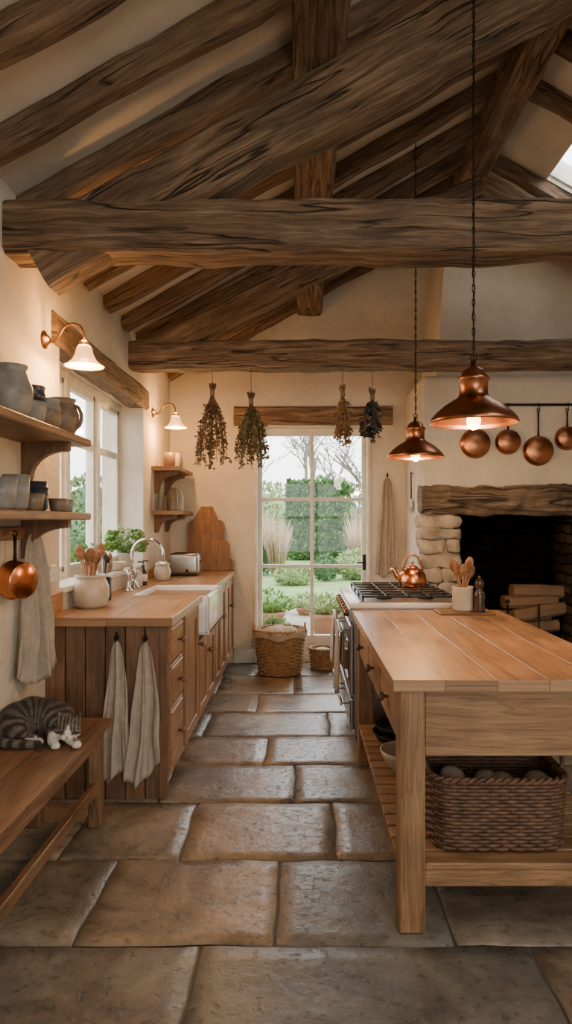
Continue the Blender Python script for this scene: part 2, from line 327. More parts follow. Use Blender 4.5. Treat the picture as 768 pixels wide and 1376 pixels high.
    def leaf(s,c,size,mat,dirv=None,wr=.5):
        d=dirv if dirv is not None else V((R.gauss(0,1),R.gauss(0,1),R.gauss(0,1)))
        d=V(d).normalized();q=V((R.gauss(0,1),R.gauss(0,1),R.gauss(0,1)));sd=d.cross(q).normalized();n=d.cross(sd)
        base=len(s.v);c=V(c)
        s.v+= [c,c+d*size*.5+sd*size*wr*.5+n*size*.08,c+d*size,c+d*size*.5-sd*size*wr*.5+n*size*.08]
        s.face([base,base+1,base+2,base+3],[(0,0)]*4,mat,False);return s
    def obj(s,name,parent=None,smooth_angle=None):
        xs=[v.x for v in s.v];ys=[v.y for v in s.v];zs=[v.z for v in s.v]
        o=V(((min(xs)+max(xs))/2,(min(ys)+max(ys))/2,min(zs)))
        me=bpy.data.meshes.new(name);me.from_pydata([tuple(v-o) for v in s.v],[],s.f)
        for m in s.mats:me.materials.append(m)
        me.polygons.foreach_set('material_index',s.m);me.polygons.foreach_set('use_smooth',s.s)
        ul=me.uv_layers.new(name='UVMap');flat=[]
        for u in s.uv:
            for a in u:flat+= [a[0],a[1]]
        ul.data.foreach_set('uv',flat);me.update()
        ob=bpy.data.objects.new(name,me);sc.collection.objects.link(ob);ob.location=o
        if parent:
            ob.parent=parent;ob.location=o-parent.location
        return ob
def light(name,loc,energy,col,parent,size=.03,typ='POINT'):
    l=bpy.data.lights.new(name,typ);l.energy=energy;l.color=col
    if typ=='POINT':l.shadow_soft_size=size
    o=bpy.data.objects.new(name,l);sc.collection.objects.link(o);o.parent=parent;o.location=V(loc)-parent.location;return o
# ------------------------------------------------------------------ dims
WL=-1.30; WR=4.08; YF=6.70; YB=-2.5; RX=1.39; SL=.57
def U(x): return 2.80+SL*(x-WL) if x<=RX else 2.80+SL*(WR-x)
def P(x): return U(x)+.11
# ------------------------------------------------------------------ floor
fb=B()
rows=[-2.5,-1.9,-1.3,-.65,0.0,.6,1.15,1.70,2.24,2.81,3.38,3.90,4.41,4.97,5.5,6.15,7.0]
jo={1.70:[-1.02,-.336,.764,1.6,2.5,3.3],2.24:[-.765,-.087,.53,1.35,2.2,3.1],2.81:[-1.02,-.515,.157,.95,1.8,2.6,3.4],3.38:[-.72,-.026,.6,1.4,2.3,3.2],3.90:[-.9,-.21,.5,1.2,2.0,3.0],
 4.41:[-.65,.2,.9,1.7,2.6,3.4],4.97:[-.33,.4,1.1,2.0,3.0],5.5:[-.7,-.05,.55,1.3,2.1,3.1],6.15:[-.4,.3,1.0,1.8,2.6,3.3]}
cols=[]
def stone(x0,x1,y0,y1):
    g=.0045;x0+=g;x1-=g;y0+=g;y1-=g
    nx=max(5,int((x1-x0)/.035));ny=max(5,int((y1-y0)/.035));base=len(fb.v);h0=R.uniform(-.002,.002);rc=R.random();off=V((R.uniform(0,99),)*3)
    for j in range(ny+1):
        for i in range(nx+1):
            x=x0+(x1-x0)*i/nx;y=y0+(y1-y0)*j/ny
            if i==1:x=x0+.006
            if i==nx-1:x=x1-.006
            if j==1:y=y0+.006
            if j==ny-1:y=y1-.006
            de=0 if(i in(0,nx) or j in(0,ny)) else 1
            z=h0+noise.noise(V((x*3,y*3,0))+off)*.0045+noise.noise(V((x*11,y*11,3))+off)*.0024-(0 if de else .007)
            if i in(0,nx,1,nx-1):x+=noise.noise(V((0,y*5,5))+V((round(x,1),0,0)))*.014
            if j in(0,ny,1,ny-1):y+=noise.noise(V((x*5,0,9))+V((0,round(y,1),0)))*.012
            fb.v.append(V((x,y,z)));cols.append(rc)
    W=nx+1
    for j in range(ny):
        for i in range(nx):fb.face([base+j*W+i,base+j*W+i+1,base+(j+1)*W+i+1,base+(j+1)*W+i],[(0,0)]*4,FLAG,True)
for k in range(len(rows)-1):
    y0,y1=rows[k],rows[k+1]
    xs=jo.get(y0)
    if xs is None:
        xs=[];x=-1.3+R.uniform(.3,.9)
        while x<3.8:xs.append(x);x+=R.uniform(.6,.95)
    xs=[-1.33]+xs+[4.1]
    for i in range(len(xs)-1):stone(xs[i],xs[i+1],y0,y1)
n0=len(fb.v)
fb.bb(-1.7,4.4,-2.8,7.0,-.15,-.009,MORTAR,bev=0)
cols+=[.5]*(len(fb.v)-n0)
fo=fb.obj('floor')
ca=fo.data.color_attributes.new('stone','FLOAT_COLOR','POINT')
ca.data.foreach_set('color',[x for c in cols for x in (c,c,c,1)])
# ------------------------------------------------------------------ walls
WT=.34
b=B();wy0,wy1,wz0,wz1=3.62,5.55,1.05,2.37
X0,X1=WL-WT,WL
b.bb(X0,X1,YB-.3,wy0,-.1,P(WL),PLAST,bev=0);b.bb(X0,X1,wy1,YF,-.1,P(WL),PLAST,bev=0)
b.bb(X0,X1,wy0,wy1,-.1,wz0,PLAST,bev=0);b.bb(X0,X1,wy0,wy1,wz1,P(WL),PLAST,bev=0)
b.obj('wall_left')
b=B();dx0,dx1,dz1=-.46,.70,2.36
b.bb(X0,dx0,YF,YF+.3,-.1,2.9,PLAST,bev=0);b.bb(dx1,WR+.3,YF,YF+.3,-.1,2.9,PLAST,bev=0);b.bb(dx0,dx1,YF,YF+.3,dz1,2.9,PLAST,bev=0)
b.prism([(X0,2.9),(WR+.3,2.9),(RX,P(RX)+.05)],YF,YF+.3,PLAST)
b.obj('wall_far')
b=B();b.bb(WR,WR+.3,YB-.3,YF,-.1,P(WR),PLAST,bev=0);b.obj('wall_right')
b=B();nx0,nx1,nz0,nz1=-.6,3.4,.6,2.4
b.bb(X0,nx0,YB-.3,YB,-.1,2.9,PLAST,bev=0);b.bb(nx1,WR+.3,YB-.3,YB,-.1,2.9,PLAST,bev=0);b.bb(nx0,nx1,YB-.3,YB,nz1,2.9,PLAST,bev=0);b.bb(nx0,nx1,YB-.3,YB,-.1,nz0,PLAST,bev=0)
b.prism([(X0,2.9),(WR+.3,2.9),(RX,P(RX)+.05)],YB-.3,YB,PLAST);b.obj('wall_near')
# roof
b=B();ye0,ye1=YB-.3,YF+.3
def slab(x0,x1,y0,y1):
    b.prism([(x0,P(x0)),(x1,P(x1)),(x1,P(x1)+.2),(x0,P(x0)+.2)],y0,y1,PLASTR)
sky=[(1.95,2.65,4.75,5.3),(2.1,3.5,-.6,1.5)]  # second opening is unseen, added to bring daylight onto the foreground
slab(X0-.1,RX,ye0,ye1)
slab(RX,WR+.4,ye0,-.6);slab(RX,2.1,-.6,1.5);slab(3.5,WR+.4,-.6,1.5);slab(RX,WR+.4,1.5,4.75);slab(RX,1.95,4.75,5.3);slab(2.65,WR+.4,4.75,5.3);slab(RX,WR+.4,5.3,ye1)
b.obj('ceiling')
b=B()
for (a,c,y0,y1) in sky:
    for (p,q) in (((a,y0),(c,y0)),((a,y1),(c,y1))):
        b.timber((p[0],p[1],P(p[0])+.12),(q[0],q[1],P(q[0])+.12),.04,.14,PAINT,amp=0,ch=.003)
    for x in(a,c):b.timber((x,y0,P(x)+.12),(x,y1,P(x)+.12),.04,.14,PAINT,amp=0,ch=.003)
b.obj('window_4')
# rafters
b=B()
ys=[-2.26,-1.81,-1.36,-.91,-.46,0,.44,.89,1.34,1.79,2.24,2.67,3.12,3.56,4.01,4.46,4.91,5.36,5.81,6.26,6.6]
for y in ys:
    b.timber((WL+.0,y,U(WL)+.055),(RX,y,U(RX)+.055),.10,.125,RAFT,amp=.02,seg=.14,ch=.02,bow=R.uniform(-.015,.01),freq=3)
    if not any(s0[2]-.06<y<s0[3]+.06 for s0 in sky[:2]):
        b.timber((RX,y,U(RX)+.055),(WR,y,U(WR)+.055),.10,.125,RAFT,amp=.02,seg=.14,ch=.02,freq=3)
b.obj('roof_rafters')
b=B();b.timber((RX,YB,4.26),(RX,5.91,4.26),.19,.24,OAK,amp=.018,freq=3);b.obj('ridge_beam')
b=B();b.timber((.09,YB,3.57),(.09,YF,3.57),.24,.19,OAK,amp=.015,freq=3);b.timber((2*RX-.09,YB,3.57),(2*RX-.09,5.9,3.57),.24,.19,OAK,amp=.012);b.obj('roof_purlins')
def truss(y,z0,z1,w,pr,sl,left_hit):
    b=B()
    b.timber((WL-.12,y,(z0+z1)/2),(WR+.02,y,(z0+z1)/2),w,z1-z0,OAK,amp=.019,ch=.022,seg=.06,bow=.012,freq=3.4)
    zc=lambda x:z1-.04+sl*(x-left_hit)
    xa=WL+.12
    b.timber((xa,y,zc(xa)),(RX,y,zc(RX)),w*.85,pr,OAK,amp=.018,ch=.02,freq=3,seg=.08)
    b.timber((2*RX-xa,y,zc(xa)),(RX,y,zc(RX)),w*.85,pr,OAK,amp=.018,ch=.02,freq=3,seg=.08)
    b.obj('roof_truss')
truss(3.03,2.595,2.83,.21,.27,.55,-.80)
truss(5.16,2.575,2.785,.19,.18,.50,-1.08)
# ------------------------------------------------------------------ windows
def glazing(b,axis,fixed,a0,a1,z0,z1,cols_,rows_,fw=.05,mw=.025,th=.05):
    def bx(p0,p1,q0,q1,t=th,m=PAINT,bev=.004):
        if axis=='x':b.bb(p0,p1,fixed-t/2,fixed+t/2,q0,q1,m,bev=bev)
        else:b.bb(fixed-t/2,fixed+t/2,p0,p1,q0,q1,m,bev=bev)
    bx(a0,a0+fw,z0,z1);bx(a1-fw,a1,z0,z1);bx(a0,a1,z0,z0+fw);bx(a0,a1,z1-fw,z1)
    for c in cols_:bx(c-mw/2,c+mw/2,z0+fw,z1-fw,th*.7)
    for r in rows_:bx(a0+fw,a1-fw,r-mw/2,r+mw/2,th*.6)
    bx(a0+fw,a1-fw,z0+fw,z1-fw,.004,GLASS,0)
b=B();gx=-1.52
b.bb(gx-.04,gx+.04,wy0,wy1,wz0,wz0+.05,PAINT);b.bb(gx-.04,gx+.04,wy0,wy1,wz1-.05,wz1,PAINT)
e=[wy0,4.27,4.92,wy1]
for k in range(3):
    glazing(b,'y',gx,e[k]+.01,e[k+1]-.01,wz0+.03,wz1-.03,[],[1.95],fw=.055,mw=.05)
for y in e[1:3]:b.bb(gx-.045,gx+.045,y-.035,y+.035,wz0,wz1,PAINT)
b.bb(gx-.04,WL+.03,wy0,wy1,wz0-.02,wz0+.012,PAINT)
b.obj('window_1')
b=B();b.timber((WL-.05,3.5,2.44),(WL-.05,5.66,2.44),.16,.17,OAK,amp=.014);b.obj('trim_1')
b=B();b.timber((-.66,YF-.01,2.47),(.92,YF-.01,2.47),.09,.18,OAK,amp=.012);b.obj('trim_2')
b=B()
glazing(b,'x',YF+.13,dx0,dx1,0.0,dz1,[.12],[.96,1.64],fw=.075,mw=.035,th=.07)
b.bb(dx0,dx1,YF+.10,YF+.16,0,.26,PAINT)
b.bb(dx0,dx0+.03,YF-.02,YF+.12,0,dz1,PAINT);b.bb(dx1-.03,dx1,YF-.02,YF+.12,0,dz1,PAINT)
b.bb(dx0-.02,dx1+.02,YF,YF+.3,-.02,.015,STONE)
b.tube([(dx1-.05,YF+.095,1.0),(dx1-.05,YF+.06,1.0),(dx1-.13,YF+.055,1.0)],.008,IRON,8);b.bb(dx1-.065,dx1-.035,YF+.088,YF+.098,.92,1.08,IRON)
b.obj('door_1')
b=B();glazing(b,'x',YB-.1,nx0,nx1,nz0,nz1,[.4,1.4,2.4],[1.5],fw=.07,mw=.05);b.obj('fill_window_rear')  # unseen rear glazing, added behind the camera to let sky light in
b=B();b.bb(-.66,dx0-.0,YF-.025,YF,0,.14,PAINT);b.bb(dx1,1.05,YF-.025,YF,0,.14,PAINT);b.obj('baseboard_far')
# ------------------------------------------------------------------ chimney
cy=5.75
b=B()
b.bb(1.05,3.2,cy,YF,1.70,2.67,PLAST,bev=.03,segs=3)
b.prism([(1.2,2.6),(3.1,2.6),(2.9,3.55),(RX+.05,P(RX)-.03),(1.31,4.3)],cy+.17,YF,PLAST)
b.bb(1.05,1.33,cy+.05,YF,0,1.72,PLAST,bev=.01);b.bb(2.47,3.2,cy+.02,YF,0,1.72,PLAST,bev=.01)
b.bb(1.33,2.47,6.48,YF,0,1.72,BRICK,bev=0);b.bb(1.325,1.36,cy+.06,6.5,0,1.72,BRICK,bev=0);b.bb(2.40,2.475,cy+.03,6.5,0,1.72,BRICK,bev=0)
b.bb(1.1,2.9,5.35,6.48,0,.07,STONE,bev=.015)
z=.07
while z<1.44:
    h=min(R.uniform(.09,.19),1.47-z) 
    if 1.47-z-h<.07:h=1.47-z
    if R.random()<.6:
        s=R.uniform(1.13,1.27);b.rock(1.035,s-.002,cy-.02+R.uniform(-.015,.01),cy+.2,z,z+h-.003,STONE,.04,7,.45);b.rock(s+.002,1.37+R.uniform(0,.03),cy-.03+R.uniform(-.015,.01),cy+.22,z,z+h-.003,STONE,.04,7,.45)
    else:b.rock(1.035,1.37+R.uniform(0,.03),cy-.03,cy+.2,z,z+h-.003,STONE,.04,7,.4)
    z+=h
z=.07
while z<1.44:
    h=min(R.uniform(.1,.2),1.47-z);b.rock(2.42,2.8,cy-.02,cy+.15,z,z+h-.006,STONE,.03,5,.35);z+=h
b.timber((1.03,cy+.04,1.60),(3.1,cy+.04,1.56),.22,.24,LINTEL,amp=.05,bow=.015,freq=4,seg=.04,ch=.04)
b.obj('fireplace')
b=B()
for i in range(9):
    x=1.85+i*.07;b.tube([(x,5.98,.09),(x,5.98,.42+(.25 if i%4==0 else 0))],.009,IRON,6);
for z in(.22,.42):b.tube([(1.83,5.98,z),(2.43,5.98,z)],.009,IRON,6)
for x in(1.85,2.41):
    b.tube([(x,5.98,.07),(x,5.98,.3),(x,6.3,.3),(x,6.3,.07)],.012,IRON,6);b.sph((x,5.98,.7),.02,IRON)
for i in range(7):b.tube([(1.86+i*.085,5.98,.24),(1.86+i*.085,6.3,.24)],.009,IRON,6)
b.obj('fire_grate')
b=B()
for (x,y,z,a) in((1.80,6.06,.31,0),(1.82,6.19,.32,.05),(1.86,6.1,.43,.1),(1.80,6.17,.54,-.05),(1.92,6.06,.56,.22),(1.85,6.12,.68,.06),(1.92,6.10,.79,-.12)):
    b.timber((x,y,z),(x+.5*math.cos(a),y+.05,z+.25*math.sin(a)+.01),.12,.11,LOG,ch=.045,amp=.014,seg=.05)
b.obj('firewood_stack')
# ------------------------------------------------------------------ counter
cx1=-.69;ctop=.93;cy0=3.43
b=B()
b.bb(WL,cx1,cy0+.02,YF-.02,.06,.885,CAB,bev=.002)
b.bb(WL,cx1-.05,cy0+.03,YF-.02,.0,.07,PANEL,bev=0)
nb=6;w=(cx1-WL)/nb
for i in range(nb):b.bb(WL+i*w+.002,WL+(i+1)*w-.002,cy0-.015,cy0+.02,.0,.885,PANEL,bev=.005,grain=2)
b.bb(cx1-.03,cx1+.012,cy0-.018,cy0+.03,.0,.885,PANEL,bev=.004,grain=2)
def knob(x,y,z,sx=1,r=.018):
    b.lathe([(.006,0),(.007,.015),(r*.8,.02),(r,.03),(r*.7,.04),(.001,.043)],(x,y,z),PANEL,seg=12,M=Matrix.Rotation(sx*pi/2,3,'Y'))
def front(y0,y1,z0,z1,door=True,kn='c'):
    x=cx1
    b.bb(x,x+.018,y0,y1,z0,z1,CAB,bev=.003,grain=2 if door else 1)
    if door:
        for (a,c,d,e_) in((y0,y0+.06,z0,z1),(y1-.06,y1,z0,z1)):b.bb(x+.017,x+.03,a,c,d,e_,CAB,bev=.004,grain=2)
        for (a,c,d,e_) in((y0+.06,y1-.06,z0,z0+.07),(y0+.06,y1-.06,z1-.07,z1)):b.bb(x+.017,x+.03,a,c,d,e_,CAB,bev=.004,grain=1)
        yy=y1-.03 if kn=='r' else y0+.03;knob(x+.03,yy,(z0+z1)/2+.13)
    else:
        b.bb(x+.012,x+.024,y0+.015,y1-.015,z0+.015,z1-.015,CAB,bev=.006,grain=1);knob(x+.024,(y0+y1)/2,(z0+z1)/2)
for (z0,z1) in((.68,.87),(.45,.665),(.12,.435)):front(3.48,3.84,z0,z1,False)
front(3.87,4.36,.12,.87,True,'r')
front(4.4,4.8,.12,.62,True,'r');front(4.81,5.2,.12,.62,True,'l')
for i,y in enumerate((5.24,5.6,5.96,6.32)):front(y,y+.34,.12,.87,True,'rl'[i%2])
wx=-.645;sy0,sy1=4.42,5.2
for (x0,x1,y0,y1) in((WL,-.98,3.39,sy0),(-.98,wx,3.39,sy0),(WL,-.98,sy1,YF-.005),(-.98,wx,sy1,YF-.005),(WL,-1.14,sy0,sy1)):
    b.bb(x0+.0005,x1-.0005,y0,y1,.885,ctop,WORK,bev=.002,grain=1,segs=1)
b.bb(WL,WL+.02,3.39,3.62,ctop,1.04,WORK,bev=.003,grain=1)
b.bb(WL,WL+.02,wy1,YF-.01,ctop,1.0,WORK,bev=.003,grain=1)
b.obj('kitchen_counter')
b=B()
sx0,sx1,sz0,sz1=-1.135,-.60,.665,.925;t=.035
b.bb(sx0,sx1,sy0+.003,sy1-.003,sz0,sz0+t,CERW,bev=.01,segs=3)
for (x0,x1,y0,y1) in((sx0,sx0+t,sy0+.003,sy1-.003),(sx1-t,sx1,sy0+.003,sy1-.003),(sx0,sx1,sy0+.003,sy0+t),(sx0,sx1,sy1-t,sy1-.003)):
    b.bb(x0,x1,y0,y1,sz0,sz1,CERW,bev=.012,segs=3)
b.obj('farmhouse_sink')
b=B();ty=4.78;tx=-1.2
for dy in(-.1,.1):
    b.lathe([(.03,0),(.03,.008),(.016,.02),(.013,.09),(.02,.1),(.02,.13),(.008,.15)],(tx,ty+dy,ctop),CHROME,seg=16)
    for a in range(4):
        an=a*pi/2+.4;b.tube([(tx,ty+dy,ctop+.14),(tx+.032*math.cos(an),ty+dy+.032*math.sin(an),ctop+.145)],.006,CHROME,6)
b.tube([(tx,ty-.1,ctop+.07),(tx,ty+.1,ctop+.07)],.011,CHROME,10)
pts=[(tx,ty,ctop+.07),(tx,ty,ctop+.22)]+[(tx+.11-.11*math.cos(a),ty,ctop+.25+.11*math.sin(a)) for a in [pi*i/12 for i in range(13)]]+[(tx+.222,ty,ctop+.19)]
b.tube(pts,.012,CHROME,10);b.lathe([(.012,0),(.017,.005),(.017,.03),(.012,.035)],(tx+.222,ty,ctop+.165),CHROME,seg=12)
b.obj('sink_faucet')
# ------------------------------------------------------------------ cloths
def cloth(name,top,width0,width1,length,face,mat,folds=3,amp=.02,seed=0,skew=0,hook=True,vexp=.6,b=None,bottom=.08,dn=None):
    rr=random.Random(seed);own=b is None
    if own:b=B()
    nu,nv=32,30;face=V(face).normalized();side=V((0,0,1)).cross(face).normalized();top=V(top);ph=rr.uniform(0,6);ph2=rr.uniform(0,6);ph3=rr.uniform(0,6)
    for lay in(0,1):
        base=len(b.v);th=.003
        for j in range(nv+1):
            v=j/nv
            for i in range(nu+1):
                u=i/nu*2-1;w=(width0+(width1-width0)*v**vexp)/2
                A=amp*(.35+.65*min(1,v*1.6))
                uw=u+.25*noise.noise(V((u*1.5,v*2.2,seed+5)))
                dep=A*(math.sin(uw*folds*pi+ph+v*.8)*(.7+.3*math.sin(v*4+ph2))+.6*math.sin(uw*folds*1.63*pi+ph2-v*1.6)*(1-.4*v)+.3*math.sin(uw*folds*2.9*pi+ph3))+A*2
                dep+=noise.noise(V((u*2,v*4,seed)))*amp*.8
                ww=w*(1+.12*noise.noise(V((seed,v*3.5,u*.5))))
                z=-v*length*(1-bottom*abs(u*.9+.35*math.sin(ph))**1.3)+(0.008*math.sin(uw*9+ph)*v)
                q=top+side*(u*ww+(skew+.015*math.sin(v*3+ph))*v)+face*(dep+(th if lay else 0))+V((0,0,z-(abs(u)*.02 if hook else 0)*(1-v)))
                b.v.append(q)
        W=nu+1
        for j in range(nv):
            for i in range(nu):
                ix=[base+j*W+i,base+j*W+i+1,base+(j+1)*W+i+1,base+(j+1)*W+i]
                b.face(ix if lay else ix[::-1],[(0,0)]*4,mat,True)
        if lay==0:b0=base
    W=nu+1;b1=base
    edge=[i for i in range(nu+1)]+[j*W+nu for j in range(1,nv+1)]+[nv*W+i for i in range(nu-1,-1,-1)]+[j*W for j in range(nv-1,0,-1)]
    for k in range(len(edge)):
        a,c=edge[k],edge[(k+1)%len(edge)];b.face([b0+a,b0+c,b1+c,b1+a],[(0,0)]*4,mat,True)
    if hook:
        hk=top+V((0,0,.012))
        b.tube([hk,hk+face*.03+V((0,0,-.012)),hk+face*.05,hk+face*.052+V((0,0,.02))],.005,IRON,6)
        b.lathe([(.001,0),(.012,.001),(.012,.006),(.001,.007)],hk,IRON,seg=10,M=V((0,0,1)).rotation_difference(face).to_matrix())
        b.tube([hk+face*.006+V((0,0,.01)),hk+face*.02+V((0,0,.03))],.004,IRON,6)
    return b.obj(name) if own else b
cloth('hanging_tea_towel',(-.93,cy0-.017,.815),.035,.17,.72,(0,-1,0),LINEN,2.3,.015,3,bottom=.12)
cloth('hanging_tea_towel',(-.785,cy0-.017,.81),.035,.185,.735,(0,-1,0),LINEN,2.0,.015,8,bottom=.14)
# ------------------------------------------------------------------ bench
b=B();bz=.48;bx0,bx1=-1.28,-.9;by0,by1=1.3,3.2
for k in range(2):
    w=(bx1-bx0)/2;b.bb(bx0+k*w+.001,bx0+(k+1)*w-.001,by0,by1,bz-.035,bz,BENCH,bev=.003,grain=1,segs=2)
for y in(by0+.08,by1-.08):
    for x in(bx0+.05,bx1-.05):b.bb(x-.03,x+.03,y-.03,y+.03,0,bz-.035,BENCH,bev=.006,grain=2)
    b.bb(bx0+.05,bx1-.05,y-.015,y+.015,bz-.12,bz-.035,BENCH);
for x in(bx0+.04,bx1-.05):b.bb(x-.012,x+.012,by0+.08,by1-.08,bz-.11,bz-.035,BENCH,grain=1)
b.bb(bx1-.065,bx1-.035,by0+.08,by1-.08,.16,.21,BENCH,grain=1)
b.obj('wooden_bench')
# ------------------------------------------------------------------ cat
def cat():
    C=V((-1.125,2.90,bz+.001));bl=[]
    def E(c,r,M=None):bl.append((V(c),V(r) if hasattr(r,'__len__') else V((r,r,r)),M))
    def cap(p,q,r0,r1,n=8):
        for i in range(n):
            t=i/(n-1);E(V(p).lerp(V(q),t),r0+(r1-r0)*t)
    E((-.10,.015,.075),(.078,.095,.074));E((-.055,.05,.084),(.085,.085,.078));E((.0,.06,.082),(.085,.08,.074));E((.05,.045,.074),(.075,.075,.066))
    E((-.085,-.035,.058),(.072,.068,.056));E((.085,.02,.064),(.055,.06,.058));E((.105,-.01,.058),(.045,.045,.044))
    H=V((.143,-.062,.060));fd=V((.25,-.94,-.22)).normalized();sd=V((.97,.25,-.12));sd=(sd-fd*sd.dot(fd)).normalized();up=sd.cross(fd).normalized()
    if up.z<0:up=-up
    F=Matrix((sd,fd,up)).transposed().to_4x4()
    E(H,(.048,.046,.042),F);E(H-up*.008+fd*.008,(.054,.034,.029),F);E(H+up*.010-fd*.004,(.040,.040,.038),F)
    E(H+fd*.036-up*.006,(.025,.026,.020),F)
    for s_ in(-1,1):E(H+fd*.050-up*.013+sd*.0095*s_,(.0135,.012,.011),F)
    E(H+fd*.044-up*.022,(.013,.012,.009),F)
    tail=[(-.155,.05,.03),(-.180,-.01,.026),(-.175,-.07,.024),(-.135,-.115,.022),(-.075,-.138,.020),(-.015,-.142,.019),(.04,-.135,.016)]
    for i in range(len(tail)-1):cap(tail[i],tail[i+1],.025-.0015*i,.025-.0015*(i+1),6)
    cap((.105,-.02,.040),(.165,-.09,.020),.030,.019);cap((.165,-.09,.019),(.195,-.125,.016),.019,.0165);E((.203,-.134,.0145),(.019,.020,.0145))
    cap((.08,-.04,.035),(.09,-.10,.018),.030,.019);cap((.09,-.10,.018),(.115,-.135,.015),.0185,.016);E((.120,-.145,.0135),(.018,.019,.0135))
    cap((-.06,-.07,.035),(.0,-.095,.02),.036,.021);E((.022,-.10,.015),(.027,.017,.015))
    bm=bmesh.new()
    for c,r,M0 in bl:
        M=Matrix.Translation(c)@(M0 if M0 is not None else Matrix())@Matrix.Diagonal((r.x,r.y,r.z,1));bmesh.ops.create_icosphere(bm,subdivisions=3,radius=1,matrix=M)
    for s_ in(-1,1):
        e0=H+sd*.027*s_-fd*.002+up*.024;tip=e0+sd*.017*s_+up*.050+fd*.003;z_=(tip-e0).normalized();y_=(fd-z_*fd.dot(z_)).normalized();x_=y_.cross(z_)
        Rm=Matrix((x_,y_,z_)).transposed()
        M=Matrix.Translation((e0+tip)/2)@Rm.to_4x4()@Matrix.Diagonal((1,.36,1,1))
        bmesh.ops.create_cone(bm,cap_ends=True,segments=16,radius1=.023,radius2=.002,depth=(tip-e0).length*1.1,matrix=M)
    me=bpy.data.meshes.new('cat');bm.to_mesh(me);bm.free()
    ob=bpy.data.objects.new('cat',me);sc.collection.objects.link(ob)
    rm=ob.modifiers.new('r','REMESH');rm.mode='VOXEL';rm.voxel_size=.003;rm.use_smooth_shade=True
    sm=ob.modifiers.new('s','SMOOTH');sm.factor=.5;sm.iterations=4
    bpy.context.view_layer.update();dg=bpy.context.evaluated_depsgraph_get();me2=bpy.data.meshes.new_from_object(ob.evaluated_get(dg))
    ob.modifiers.clear();ob.data=me2
    for p in me2.polygons:p.use_smooth=True
    me2.materials.clear();me2.materials.append(FUR)
    DK=V((.034,.026,.021));MD=V((.20,.158,.115));WH=V((.76,.71,.63))
    sm_=lambda a,b,x:max(0,min(1,(x-a)/(b-a)))
    def furcol(q):
        n=noise.noise(q*13);n2=noise.noise(q*45)
        ang=math.atan2(q.y+.06,q.x)
        st=math.sin(ang*17+n*3.2+q.z*14)+n2*.9
        c=DK.lerp(MD,sm_(-.6,.8,st)*(1-.55*sm_(.10,.15,q.z)))
        if(q.y<-.108 and q.x<.062 and q.z<.05) or q.x<-.158:
            c=DK.lerp(MD,sm_(-.4,.4,math.sin((q.x-q.y*.7)*115)+n2*.4))
            if q.x>.03:c=DK
        h=q-H;f=h.dot(fd);s2=h.dot(sd);u_=h.dot(up)
        if h.length<.095 and f>-.035 and u_>-.045:
            c=DK.lerp(MD*1.1,sm_(-.7,.8,math.sin(s2*430+n*2)+n2*1.2) if u_>.008 else sm_(-.5,.6,math.sin(u_*420+abs(s2)*160)+n2*.5))
            wb=.004+max(0,.020-u_)*.62
            if f>.005:c=c.lerp(WH,sm_(wb+.004,wb-.002,abs(s2))*sm_(.034,.026,u_))
            if u_<-.010 and f>.0:c=c.lerp(WH,sm_(-.008,-.014,u_))
        elif q.x>.06 and q.y<-.03 and q.z<.052:c=WH
        elif -.02<q.x<.06 and -.122<q.y<-.075 and q.z<.034:c=WH*.95
        return c
    col=me2.color_attributes.new('fur','FLOAT_COLOR','POINT');arr=[]
    for v in me2.vertices:
        c=furcol(v.co);arr+=[c.x,c.y,c.z,1]
    col.data.foreach_set('color',arr);ob.location=C
    rr=random.Random(5);fv=[];ff=[];fc=[];vs=me2.vertices
    for p in me2.polygons:
        for _ in range(1 if rr.random()<.5 else 2):
            w=[rr.random() for _ in p.vertices];s_=sum(w);q=V((0,0,0))
            for a_,i in zip(w,p.vertices):q+=vs[i].co*(a_/s_)
            if q.z<.004:continue
            h=(q-H);nn=p.normal;f=h.dot(fd)
            if h.length<.078:L=.0045+.002*sm_(.02,-.03,f);flow=-fd
            elif q.z<.04 and q.x>.06:L=.005;flow=V((.3,-.9,-.1))
            elif q.y<-.1:L=.009;flow=V((1,-.1,0))
            else:
                L=.011;flow=V((-.9,.3,-.5)) if q.x>-.08 else V((-.5,-.7,-.5))
            d=(nn*.4+(flow-nn*flow.dot(nn))*.9+V((rr.gauss(0,.16),rr.gauss(0,.16),rr.gauss(0,.16)))).normalized();sv=d.cross(nn)
            if sv.length<1e-4:continue
            sv.normalize();L*=rr.uniform(.6,1.2);w_=.00055;b0=len(fv);e=q+d*L
            if e.z<.001:e.z=.001
            fv+=[tuple(q-sv*w_),tuple(q+sv*w_),tuple(e)];ff.append((b0,b0+1,b0+2));c=furcol(q)*rr.uniform(.75,1.3);fc+=[c.x,c.y,c.z,1]*3
    fm=bpy.data.meshes.new('fur_tufts');fm.from_pydata(fv,[],ff);fm.materials.append(FUR);ca=fm.color_attributes.new('fur','FLOAT_COLOR','POINT');ca.data.foreach_set('color',fc)
    fo_=bpy.data.objects.new('fur_tufts',fm);sc.collection.objects.link(fo_);fo_.parent=ob
    bpy.context.view_layer.update()
    def surf(s_,u_):
        o_=H+sd*s_+up*u_+fd*.15;hit,loc,nn,ix=ob.ray_cast(o_,-fd)
        return (C+loc) if hit else C+H+sd*s_+up*u_+fd*.04
    f=B()
    for s_ in(-1,1):
        pts=[]
        for i in range(9):
            t=i/8*2-1;pts.append(surf(s_*.0215+.0115*t,.006-.004*(1-t*t)+.002*t*s_)+fd*.0012)
        f.tube(pts,.0016,IRON,5)
        for k in range(3):
            w0=surf(.012*s_,-.013);f.tube([w0,w0+sd*s_*.045+up*(.006*(k-1))+fd*.012],.0003,CERW,3)
    f.sph(surf(0,-.006)+fd*.001,(.0055,.003,.0038),PINK,10,8,M=F.to_3x3())
